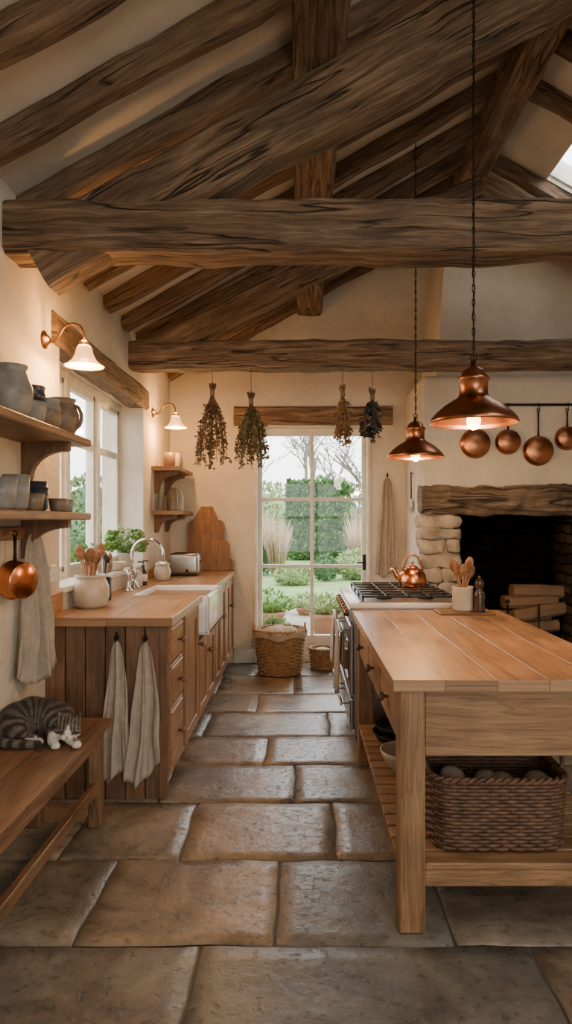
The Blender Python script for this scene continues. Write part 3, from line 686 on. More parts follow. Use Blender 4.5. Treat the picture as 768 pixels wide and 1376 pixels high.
    for s_ in(-1,1):f.tube([surf(0,-.011)+fd*.001,surf(.001*s_,-.017)+fd*.001,surf(.008*s_,-.0195)+fd*.001,surf(.014*s_,-.017)+fd*.001],.0008,IRON,4)
    f.obj('face_details',parent=ob)
cat()
# ------------------------------------------------------------------ island
b=B();ix0,ix1,iy0,iy1=.315,1.2,2.27,4.06;it=.88
nb=5;w=(ix1-ix0)/nb
for i in range(nb):b.bb(ix0+i*w+.0003,ix0+(i+1)*w-.0003,iy0,iy1,it-.04,it,WORK,bev=.0016,grain=1,segs=1)
lx0,lx1,ly0,ly1=.34,1.175,2.3,4.0;lw=.09
for x in(lx0,lx1-lw):
    for y in(ly0,ly1-lw):b.bb(x,x+lw,y,y+lw,0,it-.04,CAB,bev=.006,grain=2)
az=.607
b.bb(lx0+lw,lx1-lw,ly0+.012,ly0+.04,az,it-.04,CAB,grain=0);b.bb(lx0+lw,lx1-lw,ly1-.04,ly1-.012,az,it-.04,CAB,grain=0)
for x in(lx0+.02,lx1-.045):b.bb(x,x+.025,ly0+lw,ly1-lw,az,it-.04,CAB,grain=1)
b.bb(lx0+.03,lx1-.03,ly0+.03,ly1-.03,az+.02,az+.03,CAB)
dl=(ly1-ly0-2*lw)/3
for i in range(3):
    y0=ly0+lw+i*dl+.02;y1=y0+dl-.04
    b.bb(lx0+.006,lx0+.03,y0,y1,az+.03,it-.06,CAB,bev=.006,grain=1);knob(lx0+.006,(y0+y1)/2,(az+it-.03)/2,-1,.021)
sz=.24
n=17;w=(ly1-ly0)/n
for i in range(n):
    b.bb(lx0+(lw if i in(0,n-1) else .0)+.0,lx1-(lw if i in(0,n-1) else 0),ly0+i*w+.006,ly0+(i+1)*w-.006,sz-.022,sz,CAB,bev=.004,grain=0)
for x in(lx0+.02,lx1-.06):b.bb(x,x+.04,ly0+lw,ly1-lw,sz-.08,sz-.022,CAB,grain=1)
for y in(ly0+.015,ly1-.055):b.bb(lx0+lw,lx1-lw,y,y+.04,sz-.085,sz-.022,CAB,grain=0)
b.obj('kitchen_island')
# ------------------------------------------------------------------ range cooker
b=B();rx0,rx1,ry0,ry1=.30,1.02,4.10,5.15;rt=.915
b.bb(rx0+.03,rx1,ry0,ry1,.1,rt-.03,STEEL,bev=.006);b.bb(rx0,rx1,ry0-.005,ry1+.005,rt-.035,rt,ENAMEL,bev=.01,segs=2)
b.bb(rx0+.06,rx1-.04,ry0+.03,ry1-.03,0,.1,IRON)
b.bb(rx0+.06,rx1-.03,ry0+.03,ry1-.03,rt,rt+.006,STEEL)
b.bb(rx0,rx0+.035,ry0+.005,ry1-.005,.80,rt-.035,STEEL,bev=.004)
for i in range(7):
    y=ry0+.1+i*.14;b.lathe([(.024,0),(.022,.02),(.016,.028),(.001,.03)],(rx0,y,.845),BRASS,seg=14,M=Matrix.Rotation(-pi/2,3,'Y'))
for (y0,y1) in((ry0+.02,ry0+.51),(ry0+.53,ry1-.02)):
    b.bb(rx0+.005,rx0+.03,y0,y1,.34,.78,STEEL,bev=.008);b.bb(rx0+.0,rx0+.01,y0+.08,y1-.08,.42,.66,BLACKGL,bev=.003)
    b.bb(rx0+.005,rx0+.03,y0,y1,.13,.325,STEEL,bev=.008)
    for z in(.74,.285):
        b.tube([(rx0-.045,y0+.03,z),(rx0-.045,y1-.03,z)],.01,STEEL,8)
        for y in(y0+.06,y1-.06):b.tube([(rx0+.01,y,z),(rx0-.045,y,z)],.007,STEEL,6)
gz=rt+.04
for k in range(3):
    y0=ry0+.06+k*.315;y1=y0+.30;x0,x1=rx0+.09,rx1-.06
    for (p,q) in(((x0,y0),(x1,y0)),((x1,y0),(x1,y1)),((x1,y1),(x0,y1)),((x0,y1),(x0,y0)),(((x0+x1)/2,y0),((x0+x1)/2,y1)),((x0,(y0+y1)/2),(x1,(y0+y1)/2)),((x0+.15,y0),(x0+.15,y1)),((x1-.15,y0),(x1-.15,y1))):
        b.box(((p[0]+q[0])/2,(p[1]+q[1])/2,gz-.006),(abs(p[0]-q[0])+.012,abs(p[1]-q[1])+.012,.012),IRON,bev=.002)
    for x in(x0,x1):
        for y in(y0,y1):b.bb(x-.006,x+.006,y-.006,y+.006,rt+.005,gz-.006,IRON,bev=0)
    for x in(x0+.15,x1-.15):b.lathe([(.05,0),(.05,.012),(.035,.014),(.035,.024),(.001,.026)],(x,(y0+y1)/2,rt+.004),IRON,seg=16)
b.obj('range_cooker')
def drape(name,x,y,z,w,l1,l2,mat,seed):
    b=B();nu,nv=16,24;rr=random.Random(seed);ph=rr.uniform(0,6)
    for j in range(nv+1):
        v=j/nv*(l1+l2)-l2
        for i in range(nu+1):
            u=i/nu*2-1
            f=.008*math.sin(u*7+ph)*min(1,abs(v)*6)+.006*math.sin(u*13+ph*2)*min(1,abs(v)*4)
            if v>=0:q=V((x-.018-f-.004*v*6,y+u*w/2*(1-.1*v),z+.012-v))
            else:q=V((x+.016+f*.3,y+u*w/2,z+.012+v))
            if abs(v)<.02:q.x=x-.014*v/.02;q.z=z+.014-.1*abs(v)*.1
            b.v.append(q)
    W=nu+1
    for j in range(nv):
        for i in range(nu):b.face([j*W+i,j*W+i+1,(j+1)*W+i+1,(j+1)*W+i],[(0,0)]*4,mat,True)
    o=b.obj(name);m=o.modifiers.new('t','SOLIDIFY');m.thickness=.006;return o
drape('oven_towel',rx0-.045,4.33,.74,.24,.42,.25,LINEN,2);drape('oven_towel',rx0-.045,4.85,.74,.2,.34,.2,LINENW,5)
b=B();kc=(.80,4.78,gz)
b.vessel([(.085,0),(.098,.012),(.1,.04),(.09,.085),(.065,.118),(.04,.13)],kc,COPPER,.003)
b.lathe([(.042,.128),(.04,.138),(.02,.148),(.006,.15),(.006,.158),(.013,.165),(.012,.175),(.001,.18)],kc,COPPER)
k=V(kc);b.tube([k+V((-.075,-.01,.05)),k+V((-.115,-.015,.075)),k+V((-.135,-.018,.115)),k+V((-.155,-.02,.125))],[.024,.018,.013,.011],COPPER,10)
b.tube([k+V((.07*math.cos(a),0,.1+.125*math.sin(a))) for a in [pi*i/12 for i in range(13)]],.008,COPPERD,8)
b.obj('copper_kettle')
# ------------------------------------------------------------------ jars etc
def spoons(b,c,n,h,spread,seed,mats=None):
    rr=random.Random(seed);c=V(c)
    for i in range(n):
        a=2*pi*i/n+rr.uniform(-.3,.3);s_=spread*rr.uniform(.5,1);L=h*rr.uniform(.85,1.1)
        p0=c+V((-.02*math.cos(a),-.02*math.sin(a),.02));p1=c+V((s_*math.cos(a),s_*math.sin(a),L));m=SPOON if i%3 else BOARD
        b.tube([p0,p0.lerp(p1,.8)],[.006,.007],m,6);d=(p1-p0).normalized();M=V((0,0,1)).rotation_difference(d).to_matrix()
        b.sph(p0.lerp(p1,.9),(.027,.009,.042),m,12,8,M=M@Matrix.Rotation(rr.uniform(-.8,.8),3,'Z'))
b=B();c=(-1.185,3.80,ctop)
b.vessel([(.07,0),(.09,.02),(.102,.07),(.1,.12),(.085,.155),(.078,.165),(.088,.175),(.09,.185)],c,CREAM,.008);spoons(b,c,8,.33,.085,4)
b.obj('utensil_crock')
b=B();c=(.955,4.0-.06,it+.014)
b.vessel([(.055,0),(.06,.01),(.06,.13),(.064,.14)],c,CREAM,.006);spoons(b,c,7,.28,.085,9);b.obj('utensil_crock')
b=B();b.bb(.80,1.12,3.83,4.02,it,it+.014,BOARD,bev=.005,grain=0);b.obj('wooden_tray')
b=B();b.lathe([(.032,0),(.034,.01),(.027,.05),(.031,.09),(.027,.115),(.016,.13),(.023,.145),(.027,.165),(.018,.19),(.006,.195),(.009,.205),(.001,.212)],(1.035,3.87,it+.014),AMBER);b.obj('pepper_mill')
def corbel(b,y,z,d,h):
    poly=[(WL,z),(WL+d,z),(WL+d,z-.035)]
    for i in range(9):
        a=i/8*pi/2;poly.append((WL+.045+(d-.06)*(1-math.sin(a)),z-.04-(h-.08)*(1-math.cos(a))))
    poly+= [(WL+.03,z-h),(WL,z-h)]
    b.prism(poly,y-.022,y+.022,PANEL)
def shelf(y0,y1,z,d,brs,name,h=.16):
    b=B();b.timber((WL+d/2,y0,z-.018),(WL+d/2,y1,z-.018),d,.036,CAB,amp=.003,ch=.006,seg=.1)
    for y in brs:corbel(b,y,z-.034,d-.05,h)
    b.obj(name)
shelf(1.6,3.30,1.82,.27,[2.2,3.14],'wall_shelf',.2);shelf(1.6,3.30,1.46,.27,[2.2,3.14],'wall_shelf',.18)
shelf(5.85,6.62,1.90,.24,[6.0,6.45],'wall_shelf',.2);shelf(5.85,6.62,1.51,.24,[6.0,6.45],'wall_shelf',.16)
def jar(name,c,r,h,mat,neck=.7,handle=False,rim=None):
    b=B();c=V(c)+V((0,0,.002));b.vessel([(r*.62,0),(r*.85,h*.15),(r,h*.42),(r*.97,h*.6),(r*neck*1.05,h*.84),(r*neck,h*.9),(r*neck*1.12,h*.98),(r*neck*1.14,h)],c,mat,.006)
    if rim:b.lathe([(r*.975+.001,h*.6),(r*neck*1.05+.002,h*.84),(r*neck+.002,h*.9),(r*neck*1.13+.001,h*.975),(r*neck*1.16,h*1.005)],c,rim)
    if handle:
        k=V(c);b.tube([k+V((r*.72+.035*math.sin(a),0,h*.5+h*.32*math.cos(a))) for a in [pi*i/10 for i in range(11)]],.009,mat,8)
    return b.obj(name)
def cup(name,c,r,h,mat,flare=1.1):
    b=B();c=V(c)+V((0,0,.002));b.vessel([(r*.7,0),(r*.9,h*.1),(r*.98,h*.5),(r*flare,h)],c,mat,.005);return b.obj(name)
z=1.82
jar('stoneware_jar',(-1.13,2.62,z),.082,.205,GREYC);jar('stoneware_jar',(-1.13,2.81,z),.066,.16,GREYC,.8,rim=DARKC);jar('stoneware_jar',(-1.12,2.965,z),.064,.135,TANC,.75,rim=GREYC);jar('stoneware_pitcher',(-1.12,3.15,z),.08,.17,TANC,.72,True)
z=1.46
cup('stoneware_cup',(-1.12,2.52,z),.05,.12,GREYC);cup('stoneware_cup',(-1.12,2.64,z),.052,.14,GREYC,1.0);cup('stoneware_cup',(-1.10,2.76,z),.042,.07,TANC);cup('stoneware_cup',(-1.13,2.87,z),.05,.10,DARKC,1.05);cup('stoneware_cup',(-1.19,3.01,z),.05,.135,DARKC,1.05);cup('stoneware_cup',(-1.10,3.05,z),.04,.06,TANC)
cup('stoneware_cup',(-1.12,3.2,z),.035,.06,GREYC)
z=1.90
cup('storage_canister',(-1.17,6.0,z),.055,.13,TANC,1.0);cup('storage_canister',(-1.15,6.16,z),.05,.14,CREAM,1.0);jar('stoneware_jar',(-1.17,6.35,z),.06,.17,GREYC)
z=1.51
for i,(x,y) in enumerate(((-1.13,5.96),(-1.17,6.1),(-1.13,6.24),(-1.17,6.4))):
    b=B();b.lathe([(.042,0),(.045,.01),(.045,.16),(.03,.18),(.032,.20),(.001,.205)],(x,y,z+.002),[TANC,STEEL,CREAM,AMBER][i]);b.obj('spice_jar')
b=B();b.bb(WL,WL+.02,1.9,3.2,1.335,1.395,CAB,grain=1)
for y in(2.3,2.62,2.9,3.13):b.tube([(WL+.02,y,1.365),(WL+.055,y,1.37)],.008,CAB,8)
b.obj('peg_rail')
def pan(b,c,r,face,mat,depth=.05,hl=.17):
    face=V(face).normalized();M=V((0,0,1)).rotation_difference(face).to_matrix();c=V(c)
    pr=[(.001,0),(r*.86,0),(r*.93,-.006),(r,-depth),(r*1.03,-depth-.002),(r*.97,-depth),(r*.9,-.012),(.001,-.008)]
    b.lathe(pr,c,mat,seg=32,M=M)
    side=V((0,0,1)).cross(face).normalized()
    hb=c-face*(depth-.01)+V((0,0,r*.97))
    b.tube([hb,hb+V((0,0,hl*.4)),hb+V((0,0,hl))],[.009,.007,.008],IRON,8)
    b.tube([hb+V((0,0,hl+.012))+side*.012*math.cos(a)+V((0,0,.012*math.sin(a))) for a in [2*pi*i/10 for i in range(10)]],.004,IRON,6,closed=True)
    return hb.z+hl+.02
b=B();pan(b,(WL+.10,2.92,1.16),.085,(1,-.5,0),COPPER,.07,.11);b.obj('copper_saucepan')
cloth('hanging_linen_cloth',(WL+.045,3.14,1.36),.05,.25,.70,(1,-.55,0),LINEN,2.4,.022,12,hook=False,bottom=.12)
b=B();b.bb(WL,WL+.01,3.47,3.56,1.10,1.19,SWITCH,bev=.004);b.bb(WL+.01,WL+.014,3.49,3.51,1.13,1.16,SWITCH,bev=.001);b.bb(WL+.01,WL+.014,3.52,3.54,1.13,1.16,SWITCH,bev=.001);b.obj('light_switch')
def basil(name,c,r,h,n,pr=.06,ph=.11,pot=CREAM,ls=.05,leafm=LEAF):
    b=B();b.vessel([(pr*.75,0),(pr,ph*.9),(pr*1.08,ph*.92),(pr*1.08,ph)],c,pot,.006);c=V(c)
    b.lathe([(.001,ph*.85),(pr*.9,ph*.85)],c,BARK)
    for i in range(n):
        a=R.uniform(0,2*pi);rr_=r*math.sqrt(R.random());zz=ph+h*R.uniform(.1,1)*(1-.4*(rr_/r)**2);q=c+V((rr_*math.cos(a),rr_*math.sin(a),zz))
        if i%8==0:b.tube([c+V((0,0,ph*.8)),c.lerp(q,.6)+V((0,0,.02)),q],.0022,leafm,4)
        b.leaf(q,ls*R.uniform(.6,1.2),leafm,dirv=V((math.cos(a),math.sin(a),R.uniform(-.5,.6))),wr=.7)
    return b.obj(name)
basil('potted_basil',(-1.36,5.22,wz0+.014),.135,.20,300)
basil('potted_herb',(-1.40,4.45,wz0+.014),.10,.13,160,.05,.08,TERRA,.035)
cup('small_bowl',(-1.34,4.85,wz0+.012),.07,.06,CREAM,1.15);cup('small_bowl',(-1.36,4.68,wz0+.012),.05,.09,TANC,1.0)
b=B();c=(-1.22,4.15,ctop);b.vessel([(.045,0),(.05,.01),(.05,.14)],c,IRON,.003)
for i in range(9):
    a=i*.7;b.tube([V(c)+V((0,0,.02)),V(c)+V((.04*math.cos(a),.04*math.sin(a),.26+.02*math.sin(i*3)))],.004,[SPOON,STEEL,IRON][i%3],6);b.sph(V(c)+V((.042*math.cos(a),.042*math.sin(a),.27+.02*math.sin(i*3))),(.016,.01,.024),[SPOON,STEEL,IRON][i%3],10,6)
b.obj('utensil_holder')
for (x,y,m) in((-1.2,5.12,AMBER),(-1.21,5.0,CREAM)):
    b=B();b.lathe([(.03,0),(.033,.008),(.033,.10),(.014,.125),(.012,.14),(.014,.142),(.014,.155),(.004,.157),(.004,.18)],(x,y,ctop),m,seg=20)
    b.lathe([(.0335,.03),(.0335,.085)],(x,y,ctop),LABEL,seg=20);b.tube([(x,y,ctop+.18),(x,y,ctop+.186),(x+.035,y,ctop+.184),(x+.04,y,ctop+.176)],.005,IRON,6);b.obj('soap_dispenser')
b=B();c=(-1.13,5.5,ctop);b.vessel([(.045,0),(.06,.02),(.07,.06),(.066,.09),(.056,.12),(.058,.13)],c,CREAM,.005);b.lathe([(.06,.13),(.062,.14),(.03,.158),(.008,.162),(.012,.178),(.001,.184)],c,CREAM);b.obj('lidded_jar')
b=B();b.bb(-1.17,-.90,5.92,6.10,ctop+.012,ctop+.205,STEEL,bev=.035,segs=4)
for y in(5.975,6.045):b.bb(-1.13,-.94,y-.013,y+.013,ctop+.2,ctop+.207,IRON,bev=0)
b.bb(-1.16,-.91,5.93,6.09,ctop,ctop+.02,IRON);b.bb(-.90,-.885,5.99,6.03,ctop+.12,ctop+.135,IRON);b.lathe([(.014,0),(.013,.01),(.001,.011)],(-1.0,5.92,ctop+.05),IRON,seg=12,M=Matrix.Rotation(pi/2,3,'X'));b.obj('toaster')
def board(name,x,w,h,th,y,tilt,handle=True,mat=BOARD):
    b=B();w2=w/2;poly=[]
    def arc(cx_,cz,r,a0,a1,n=6):
        for i in range(n+1):
            a=a0+(a1-a0)*i/n;poly.append((cx_+r*math.cos(a),cz+r*math.sin(a)))
    arc(w2-.03,.03,.03,-pi/2,0);arc(w2-.06,h-.06,.06,0,pi/2)
    if handle:arc(.045,h+.11,.025,0,pi/2);arc(-.045,h+.11,.025,pi/2,pi)
    arc(-w2+.06,h-.06,.06,pi/2,pi);arc(-w2+.03,.03,.03,pi,1.5*pi)
    b.prism(poly,-th,0,mat)
    if handle:b.tube([(.018*math.cos(a),-th/2,h+.08+.018*math.sin(a)) for a in [2*pi*i/12 for i in range(12)]],.006,DARKC,6,closed=True)
    M=Matrix.Translation((x,y,ctop+.001))@Matrix.Rotation(tilt,4,'X');b.v=[M@v for v in b.v];b.obj(name)
board('cutting_board',-.93,.36,.50,.022,YF-.09,-.12);board('cutting_board',-.80,.22,.30,.02,YF-.125,-.13,False,BOARD)
board('cutting_board',-.70,.10,.12,.03,YF-.05,-.1,False,CAB)
# ------------------------------------------------------------------ sconces
def sconce(y,z):
    b=B();w=V((WL,y,z))
    b.lathe([(.045,0),(.045,.008),(.03,.014),(.018,.03),(.001,.032)],w,BRASS,M=Matrix.Rotation(pi/2,3,'Y'))
    pts=[w+V((.02,0,0)),w+V((.05,0,-.01)),w+V((.075,0,.02)),w+V((.10,0,.06)),w+V((.14,0,.08)),w+V((.18,0,.07)),w+V((.2,0,.035)),w+V((.205,0,-.01))]
    P2=[]
    for i in range(len(pts)-1):
        for k in range(4):
            t=k/4;p_=[pts[max(i-1,0)],pts[i],pts[i+1],pts[min(i+2,len(pts)-1)]]
            P2.append(.5*((2*p_[1])+(-p_[0]+p_[2])*t+(2*p_[0]-5*p_[1]+4*p_[2]-p_[3])*t*t+(-p_[0]+3*p_[1]-3*p_[2]+p_[3])*t**3))
    P2.append(pts[-1]);b.tube(P2,.0075,BRASS,8)
    c=w+V((.205,0,-.135))
    b.lathe([(.012,.13),(.024,.125),(.028,.1),(.03,.095)],c,BRASS)
    pr=[(.03,.105),(.038,.09),(.045,.06),(.06,.03),(.085,.008),(.1,0)]
    b.lathe(pr+[(r-.004,z_) for r,z_ in pr[::-1]],c,SHADE)
    b.sph(c+V((0,0,.03)),(.022,.022,.03),BULB,12,8)
    o=b.obj('wall_sconce');light('sconce_lamp',c+V((0,0,-.03)),22,(1,.48,.15),o,.03);light('sconce_lamp_up',c+V((.0,0,.15)),15,(1,.48,.15),o,.03)
sconce(3.4,2.34);sconce(5.9,2.375)
# ------------------------------------------------------------------ pendants
def pendant(x,y,z,ztop,r=.18,chain=True,pw=30,name='pendant_lamp'):
    b=B();c=V((x,y,z));k=r/.18
    pr=[(.18,0),(.183,.006),(.178,.018),(.155,.045),(.12,.075),(.085,.097),(.064,.11),(.058,.125),(.058,.175),(.064,.18),(.064,.19),(.05,.2),(.048,.215),(.03,.23),(.014,.236),(.012,.26)]
    pr=[(a*k,h*k) for a,h in pr]
    inn=[(max(a-.004,.002),h) for a,h in pr[:8]][::-1]
    b.lathe(pr[::-1]+[(.176*k,.001)]+[(q[0],q[1]) for q in inn[::-1][1:]],c,COPPERD,seg=40)
    b.tube([c+V((.013*math.cos(a),0,.272*k+.013*math.sin(a))) for a in [2*pi*i/12 for i in range(12)]],.003,IRON,6,closed=True)
    b.lathe([(.016,.05),(.016,.11)],c,IRON,seg=12)
    b.sph(c+V((0,0,.012)),(.030,.030,.038),BULB,14,10)
    zz=z+.28*k;i=0
    while zz<ztop:
        ax=V((1,0,0)) if i%2 else V((0,1,0))
        b.tube([V((x,y,zz+.014))+ax*.006*math.cos(a)+V((0,0,.019*math.sin(a))) for a in [2*pi*q/8 for q in range(8)]],.0022,IRON,4,closed=True);zz+=.030;i+=1
    b.tube([V((x+.004*math.sin(t*9),y+.004*math.cos(t*9),z+.26*k+t*(ztop-z-.26*k)/20)) for t in range(21)],.0025,IRON,5)
    b.lathe([(.001,-.03),(.02,-.028),(.05,-.01),(.052,0)],(x,y,ztop+.01),COPPERD,seg=20)
    o=b.obj(name);light('pendant_bulb',c+V((0,0,-.045)),pw,(1,.56,.23),o,.035)
pendant(.722,2.79,1.825,U(.722)+.07);pendant(.775,4.5,1.845,U(.775)+.09,.187)
def fill_lantern(x,y,z,ztop,pw):  # unseen globe lamp behind the camera, added to fill the room with light
    b=B();c=V((x,y,z));b.sph(c,.16,SHADE,20,14);b.lathe([(.05,.15),(.05,.19),(.01,.2)],c,BRASS);b.tube([c+V((0,0,.2)),V((x,y,ztop))],.006,IRON,6)
    o=b.obj('fill_globe_lamp');light('fill_globe_light',c+V((0,0,-.36)),pw,(1,.84,.66),o,.18)
fill_lantern(.9,-.7,2.6,U(.9)+.05,50)
# ------------------------------------------------------------------ pan rail
b=B();py=cy-.045
b.tube([(1.35,py,2.41),(2.75,py,2.41)],.011,IRON,8)
for x in(1.40,2.05,2.7):b.tube([(x,py,2.41),(x,cy+.01,2.41)],.008,IRON,6)
b.obj('pan_rail')
for (px,pyy,rr_) in((640,595,.125),(684,593,.105),(725,605,.125),(764,588,.10),(812,600,.13)):
    d=py-.02;x=(px-403)*d/900;zc=1.42+(700-pyy)*d/900
    b=B();hl=2.36-zc-rr_;zt=pan(b,(x,py-.03,zc),rr_,(0,-1,0),COPPERD,.055,max(.03,hl))
    b.tube([(x,py+.01,zt-.01),(x,py-.012,zt+.01),(x,py-.014,2.42),(x,py+.004,2.428),(x,py+.013,2.40)],.003,IRON,5);b.obj('copper_pan')
# ------------------------------------------------------------------ herbs
def herbs(px,topy,boty,w,m1,m2,seed,n=42,ls=.035):
    rr=random.Random(seed);y=5.13;b=B();X=(px-403)*y/900;zt=1.42+(700-topy)*y/900;zb=1.42+(700-boty)*y/900;L=zt-zb
    b.tube([(X,y,2.60),(X,y,zt-.04)],.003,STRING,5);b.lathe([(.015,0),(.018,.012),(.018,.03),(.014,.045)],(X,y,zt-.1),STRING,seg=12)
    for i in range(n):
        a=rr.uniform(0,2*pi);s_=w/2*math.sqrt(rr.random());Li=L*rr.uniform(.7,1.0)
        p0=V((X+rr.uniform(-.03,.03),y+rr.uniform(-.03,.03),zt-rr.uniform(0,.03)));p1=V((X,y,zt-.085))+V((rr.uniform(-.01,.01),rr.uniform(-.01,.01),0));p3=V((X+s_*math.cos(a),y+s_*.7*math.sin(a),zt-Li));p2=p1.lerp(p3,.5)+V((math.cos(a),math.sin(a),0))*s_*.25
        b.tube([p0,p1,p2,p3],.0022,m1,4)
        for k in range(22):
            t=rr.random();q=p1.lerp(p2,t*2) if t<.5 else p2.lerp(p3,t*2-1)
            if t<.12:continue
            b.leaf(q+V((rr.gauss(0,.008),rr.gauss(0,.008),rr.gauss(0,.008))),ls*rr.uniform(.5,1.3),m2 if k%3 else m1,dirv=V((rr.gauss(0,1),rr.gauss(0,1),-.8)),wr=.6)
    b.obj('dried_herb_bunch')
herbs(285,514,630,.27,HERB,HERB,1);herbs(337,526,632,.28,HERBG,HERBG,2,50);herbs(460,516,600,.16,HERBT,HERBT,3,34);herbs(500,520,592,.14,HERBG,DARKC,4,24,.055)
# ------------------------------------------------------------------ wicker
def wicker(b,c,hx,hy,h,n_exp,stakes,rows_,mat,flare=1.1,rr_=.006,bulge=0):
    c=V(c)
    def outline(n):
        D=[]
        for i in range(400):
            a=2*pi*i/400;ca,sa=math.cos(a),math.sin(a)
            D.append(V((hx*math.copysign(abs(ca)**(2/n_exp),ca),hy*math.copysign(abs(sa)**(2/n_exp),sa),0)))
        L=[0]
        for i in range(400):L.append(L[-1]+(D[(i+1)%400]-D[i]).length)
        out=[];j=0
        for k in range(n):
            t=L[-1]*k/n
            while L[j+1]<t:j+=1
            f=(t-L[j])/max(1e-9,L[j+1]-L[j]);out.append(D[j].lerp(D[(j+1)%400],f))
        return out
    O=outline(stakes*2)
    sc_=lambda t:1/flare+(1-1/flare)*t+bulge*math.sin(pi*t)
    for r in range(rows_):
        t=(r+.5)/rows_;k=sc_(t);pts=[]
        for i,p in enumerate(O):
            q=p*k;nrm=p.normalized();o=(0 if i%2 else (1 if (i//2+r)%2 else -1))*rr_*.9
            pts.append(c+q+nrm*o+V((0,0,t*h)))
        b.tube(pts,rr_*1.0*min(1.15,h/rows_/rr_/1.7),mat,5,closed=True)
    for i in range(0,len(O),2):
        b.tube([c+O[i]*sc_(t)+V((0,0,t*h)) for t in(0,.25,.5,.75,1)],rr_*.65,mat,5)
    for ph in(0,pi):
        pts=[]
        for i in range(stakes*4):
            p=O[(i//2)%len(O)].lerp(O[((i//2)+1)%len(O)],.5*(i%2));a=i*.9+ph
            pts.append(c+p*sc_(1)+p.normalized()*rr_*1.2*math.cos(a)+V((0,0,h+rr_*1.2*math.sin(a))))
        b.tube(pts,rr_*1.3,mat,6,closed=True)
    ix=len(b.v)
    for p in O:b.v.append(c+p*sc_(0)+V((0,0,.006)))
    b.face([ix+i for i in range(len(O))],[(0,0)]*len(O),mat)
b=B();wicker(b,(-.19,6.24,.008),.235,.22,.40,2,26,26,WICK,1.25,.008)
for s_ in(-1,1):b.tube([V((-.19+s_*.235,6.24+.06*math.cos(a),.40+.07*math.sin(a))) for a in [pi*i/10 for i in range(11)]],.011,WICK,6)
nu=48
for (r0,z0,r1,z1) in((.20,.36,.228,.415),(.228,.415,.25,.40),(.25,.40,.25,.35)):
    base=len(b.v)
    for (r,z) in((r0,z0),(r1,z1)):
        for i in range(nu):
            a=2*pi*i/nu;k=1+.03*math.sin(a*7)+.02*math.sin(a*11);b.v.append(V((-.19+r*k*math.cos(a),6.24+r*k*.95*math.sin(a),z+.015*math.sin(a*5)*(1 if z<.4 else .4))))
    for i in range(nu):
        j=(i+1)%nu;b.face([base+i,base+j,base+nu+j,base+nu+i],[(0,0)]*4,LINEN,True)
for (x,y,r) in((-.25,6.2,.11),(-.11,6.25,.10),(-.2,6.32,.10)):b.sph((x,y,.37),(r,r*.8,r*.7),LINENW,14,8)
b.obj('laundry_basket')
b=B();wicker(b,(.21,6.42,.008),.12,.12,.19,2,18,14,WICK,1.15,.007);b.sph((.21,6.42,.16),(.09,.09,.05),LINENW,14,8)
b.obj('small_wicker_basket')
b=B();bc=(.715,2.53,sz+.008);wicker(b,bc,.245,.16,.25,6,44,19,WICKD,1.07,.0065)
for s_ in(-1,1):
    for o in(0,.012):b.tube([V((bc[0]+s_*(.245+.012*math.sin(a)+o*.3),bc[1]+(.06)*math.cos(a),sz+.25+(.075+o)*math.sin(a))) for a in [pi*i/12 for i in range(13)]],.007,WICKD,6)
for i in range(9):
    x=bc[0]-.18+.045*i;b.sph((x,bc[1]+.03*math.sin(i*2),sz+.17+.03*math.sin(i*1.7)),(.05,.07,.04),LINEN if i%3 else TANC,12,8)
b.obj('wicker_storage_basket')
def bowl(name,c,r,h,mat):
    b=B();b.vessel([(r*.4,0),(r*.45,.005),(r*.75,h*.35),(r*.93,h*.75),(r,h)],c,mat,.005,seg=32);return b.obj(name)
def skillet(name,c,r,ang,h=.045):
    b=B();b.vessel([(r*.8,0),(r*.84,.004),(r,h)],c,IRON,.005,seg=32);c=V(c);d=V((math.cos(ang),math.sin(ang),0))
    b.tube([c+d*r*.95+V((0,0,h*.8)),c+d*(r+.06)+V((0,0,h)),c+d*(r+.16)+V((0,0,h+.01))],[.01,.008,.011],IRON,8);b.obj(name)
skillet('frying_pan',(.55,3.62,sz),.16,-pi*.35);skillet('frying_pan',(.54,3.6,sz+.05),.14,-pi*.45,.04)
bowl('mixing_bowl',(.50,3.14,sz),.125,.11,CREAM);bowl('mixing_bowl',(.70,3.2,sz),.10,.13,SPOON)
b=B()
for i in range(9):b.lathe([(.07,i*.013),(.075,i*.013+.003),(.15,i*.013+.016),(.152,i*.013+.019),(.14,i*.013+.016),(.001,i*.013+.008)],(.96,3.1,sz),BLUEC if i%2 else CERW,seg=36)
b.vessel([(.06,.13),(.1,.15),(.14,.21),(.145,.22)],(.96,3.1,sz),CERW,.006);b.obj('plate_stack')
cloth('hanging_apron',(.87,YF-.0,1.86),.05,.24,1.0,(0,-1,0),LINEN,2.0,.02,21)
b=B();b.tube([(1.045,6.2,1.86),(1.02,6.2,1.86)],.004,IRON,5);b.tube([(1.025,6.2,1.87),(1.028,6.2,1.62)],.006,IRON,6);b.sph((1.028,6.2,1.56),(.012,.045,.07),STEEL,12,8);b.obj('hanging_ladle')
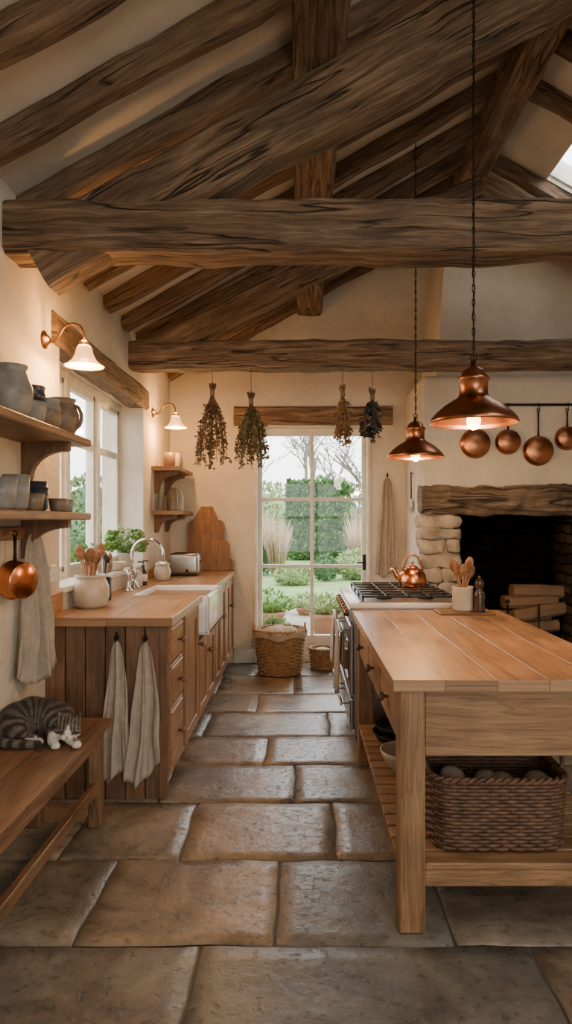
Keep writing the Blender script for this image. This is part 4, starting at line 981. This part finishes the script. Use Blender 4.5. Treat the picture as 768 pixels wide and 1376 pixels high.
# ------------------------------------------------------------------ garden
b=B();b.bb(-45,45,7.02,70,-.3,-.06,LAWN,bev=0);b.bb(-45,-1.7,-12,7.02,-.3,-.06,LAWN,bev=0);b.bb(-1.7,45,-12,-2.9,-.3,-.06,LAWN,bev=0);b.obj('garden_lawn')
def bush(name,c,r,n,mat,ls=.09,core=True):
    b=B();c=V(c)
    if core:b.sph(c+V((0,0,r[2]*.9)),(r[0]*.85,r[1]*.85,r[2]*.88),mat,14,10)
    for i in range(n):
        d=V((R.gauss(0,1),R.gauss(0,1),R.gauss(0,1))).normalized();k=R.uniform(.82,1.08);q=c+V((0,0,r[2]))+V((d.x*r[0]*k,d.y*r[1]*k,d.z*r[2]*k))
        if q.z<0:q.z=.02
        b.leaf(q,ls*R.uniform(.6,1.3),mat,dirv=d+V((R.gauss(0,.6),R.gauss(0,.6),.3)),wr=.6)
    return b.obj(name)
b=B();b.bb(-.45,1.8,25.2,26.4,-.05,2.8,LEAFD,bev=.1)
for i in range(7000):
    f=R.random()
    if f<.75:q=V((R.uniform(-.5,1.85),25.15+R.uniform(-.05,.06),R.uniform(0,2.85)))
    elif f<.9:q=V((R.uniform(-.5,1.85),R.uniform(25.1,26.4),2.82+R.uniform(-.03,.1)))
    else:q=V((R.choice((-.48,1.83)),R.uniform(25.1,26.4),R.uniform(0,2.85)))
    b.leaf(q,R.uniform(.10,.2),LEAFD if i%3 else LEAF,dirv=V((R.gauss(0,1),-1,R.gauss(0,1))),wr=.8)
b.obj('clipped_hedge')
bush('garden_shrub',(.62,16.5,-.05),(.28,.28,.30),1500,LEAFD,.06);bush('garden_shrub',(-.15,15.5,-.05),(.42,.35,.2),1200,LEAFP,.08)
bush('garden_shrub',(1.45,17,-.05),(.5,.5,.35),1500,LEAFP,.09);bush('garden_shrub',(-1.3,18.5,-.05),(.6,.5,.5),1500,LEAFD,.09);bush('garden_shrub',(-2.4,27,-.05),(1.5,1,1.0),2500,LEAFP,.16);bush('garden_shrub',(4.3,27,-.05),(1.7,1,1.1),2500,LEAFP,.16)
for i in range(9):bush('garden_shrub',(-14+i*4+R.uniform(-1,1),46+R.uniform(-2,2),-.05),(2.6,1.5,R.uniform(1.2,2.2)),900,LEAFP if i%2 else LEAFD,.4)
def grassc(c,r,h,n,mat=None):
    mat=mat or GRASSY
    b=B();c=V(c)
    for i in range(n):
        a=R.uniform(0,2*pi);k=math.sqrt(R.random());q=c+V((r*.4*k*math.cos(a),r*.4*k*math.sin(a),0));t=c+V((r*k*math.cos(a)*1.3,r*k*math.sin(a)*1.3,h*R.uniform(.6,1)))
        b.tube([q,q.lerp(t,.5)+V((0,0,h*.12)),t],[.010,.007,.003],mat,3)
    b.obj('ornamental_grass')
grassc((-.62,18,-.05),.35,1.55,300);grassc((1.75,20,-.05),.4,1.5,300);grassc((-1.2,21,-.05),.4,1.9,260);grassc((2.1,23,-.05),.5,1.9,260)
def potp(c,r,h,fr,fh,mat,n=500):
    b=B();b.vessel([(r*.7,0),(r*.95,h*.8),(r*1.07,h*.85),(r*1.07,h)],c,TERRA,.02);c=V(c);b.sph(c+V((0,0,h+fh*.4)),(fr*.7,fr*.7,fh*.5),mat,12,8)
    for i in range(n):
        d=V((R.gauss(0,1),R.gauss(0,1),abs(R.gauss(0,1)))).normalized();k=R.uniform(.6,1.1);b.leaf(c+V((d.x*fr*k,d.y*fr*k,h+d.z*fh*k)),R.uniform(.04,.08),mat,dirv=d+V((0,0,.4)),wr=.5)
    b.obj('potted_garden_plant')
potp((.33,8.3,-.06),.2,.34,.24,.2,LEAFP);potp((-.42,9.2,-.06),.22,.24,.3,.26,LEAF);potp((.80,9.4,-.06),.2,.24,.26,.26,LEAF);potp((.12,10.6,-.06),.2,.12,.32,.18,LEAFP);potp((-.3,7.7,-.06),.13,.2,.16,.13,LEAFP)
def tree(c,h,seed,n=6,spread=.55):
    rr=random.Random(seed);b=B()
    def br(p,d,L,r,lv):
        pts=[p];q=p.copy();dd=d.copy();k=4
        for i in range(k):
            dd=(dd+V((rr.gauss(0,.13),rr.gauss(0,.13),rr.gauss(0,.08)+.03))).normalized();q=q+dd*L/k;pts.append(q.copy())
        b.tube(pts,[r*(1-.45*i/k) for i in range(k+1)],BARK,6 if lv<2 else 3,caps=False)
        if lv<4:
            for j in range(rr.randint(3,4)):
                t=rr.uniform(.35,1);p2=pts[min(k,int(t*k)+0)]
                d2=(dd+V((rr.gauss(0,spread),rr.gauss(0,spread),rr.gauss(.1,.35)))).normalized();br(p2,d2,L*rr.uniform(.55,.8),r*.5,lv+1)
    br(V(c),V((0,0,1)),h*.4,h*.018,0);b.obj('bare_tree')
tree((-1.9,29,-.1),10,1);tree((2.9,32,-.1),12,2);tree((5.5,35,-.1),13,3);tree((.3,38,-.1),13,4);tree((-5,36,-.1),13,5)
tree((-9,14,-.1),8,8);tree((-12,9,-.1),9,9)
bush('garden_shrub',(-5.5,10,-.05),(1.2,2.2,.9),2600,LEAFP,.14);bush('garden_shrub',(-6.5,16,-.05),(1.6,2.2,1.1),2600,LEAFD,.14);bush('garden_shrub',(-7,6,-.05),(1.2,2.2,.9),2600,LEAFD,.14)
# ------------------------------------------------------------------ world & camera
w=bpy.data.worlds.new('overcast_sky');sc.world=w;w.use_nodes=True;nt=w.node_tree;nt.nodes.clear()
o=nt.nodes.new('ShaderNodeOutputWorld');bg=nt.nodes.new('ShaderNodeBackground');tc=nt.nodes.new('ShaderNodeTexCoord');sp=nt.nodes.new('ShaderNodeSeparateXYZ')
nt.links.new(tc.outputs['Generated'],sp.inputs[0]);r=ramp(nt,[(0,(.75,.76,.74)),(.1,(.95,.97,.96)),(1,(.88,.93,1.0))],sp.outputs[2])
nt.links.new(r.outputs[0],bg.inputs[0]);bg.inputs[1].default_value=6.4;nt.links.new(bg.outputs[0],o.inputs[0])
def portal(loc,rot,sx,sy,par):
    l=bpy.data.lights.new('window_portal','AREA');l.shape='RECTANGLE';l.size=sx;l.size_y=sy;l.cycles.is_portal=True
    o=bpy.data.objects.new('window_portal',l);sc.collection.objects.link(o);o.rotation_euler=rot;o.parent=bpy.data.objects[par];o.location=V(loc)-o.parent.location
portal((.12,YF+.28,1.18),(-pi/2,0,0),1.16,2.36,'door_1')
portal((X0-.01,4.58,1.7),(0,-pi/2,0),1.32,1.93,'window_1')
portal(((nx0+nx1)/2,YB-.29,(nz0+nz1)/2),(pi/2,0,0),nx1-nx0,nz1-nz0,'fill_window_rear')
ang=math.atan(SL)
for (a,c,y0,y1) in sky:
    xm=(a+c)/2;portal((xm,(y0+y1)/2,P(xm)+.24),(0,ang if xm>RX else -ang,0),(c-a)/math.cos(ang),y1-y0,'window_4')
cam=bpy.data.cameras.new('camera');co=bpy.data.objects.new('camera',cam);sc.collection.objects.link(co);co.location=(0,0,1.42);co.rotation_euler=(pi/2,0,0)
cam.sensor_width=36;cam.lens=900/1376*36;cam.shift_x=-19/1376;cam.shift_y=12/1376;cam.clip_start=.05;sc.camera=co
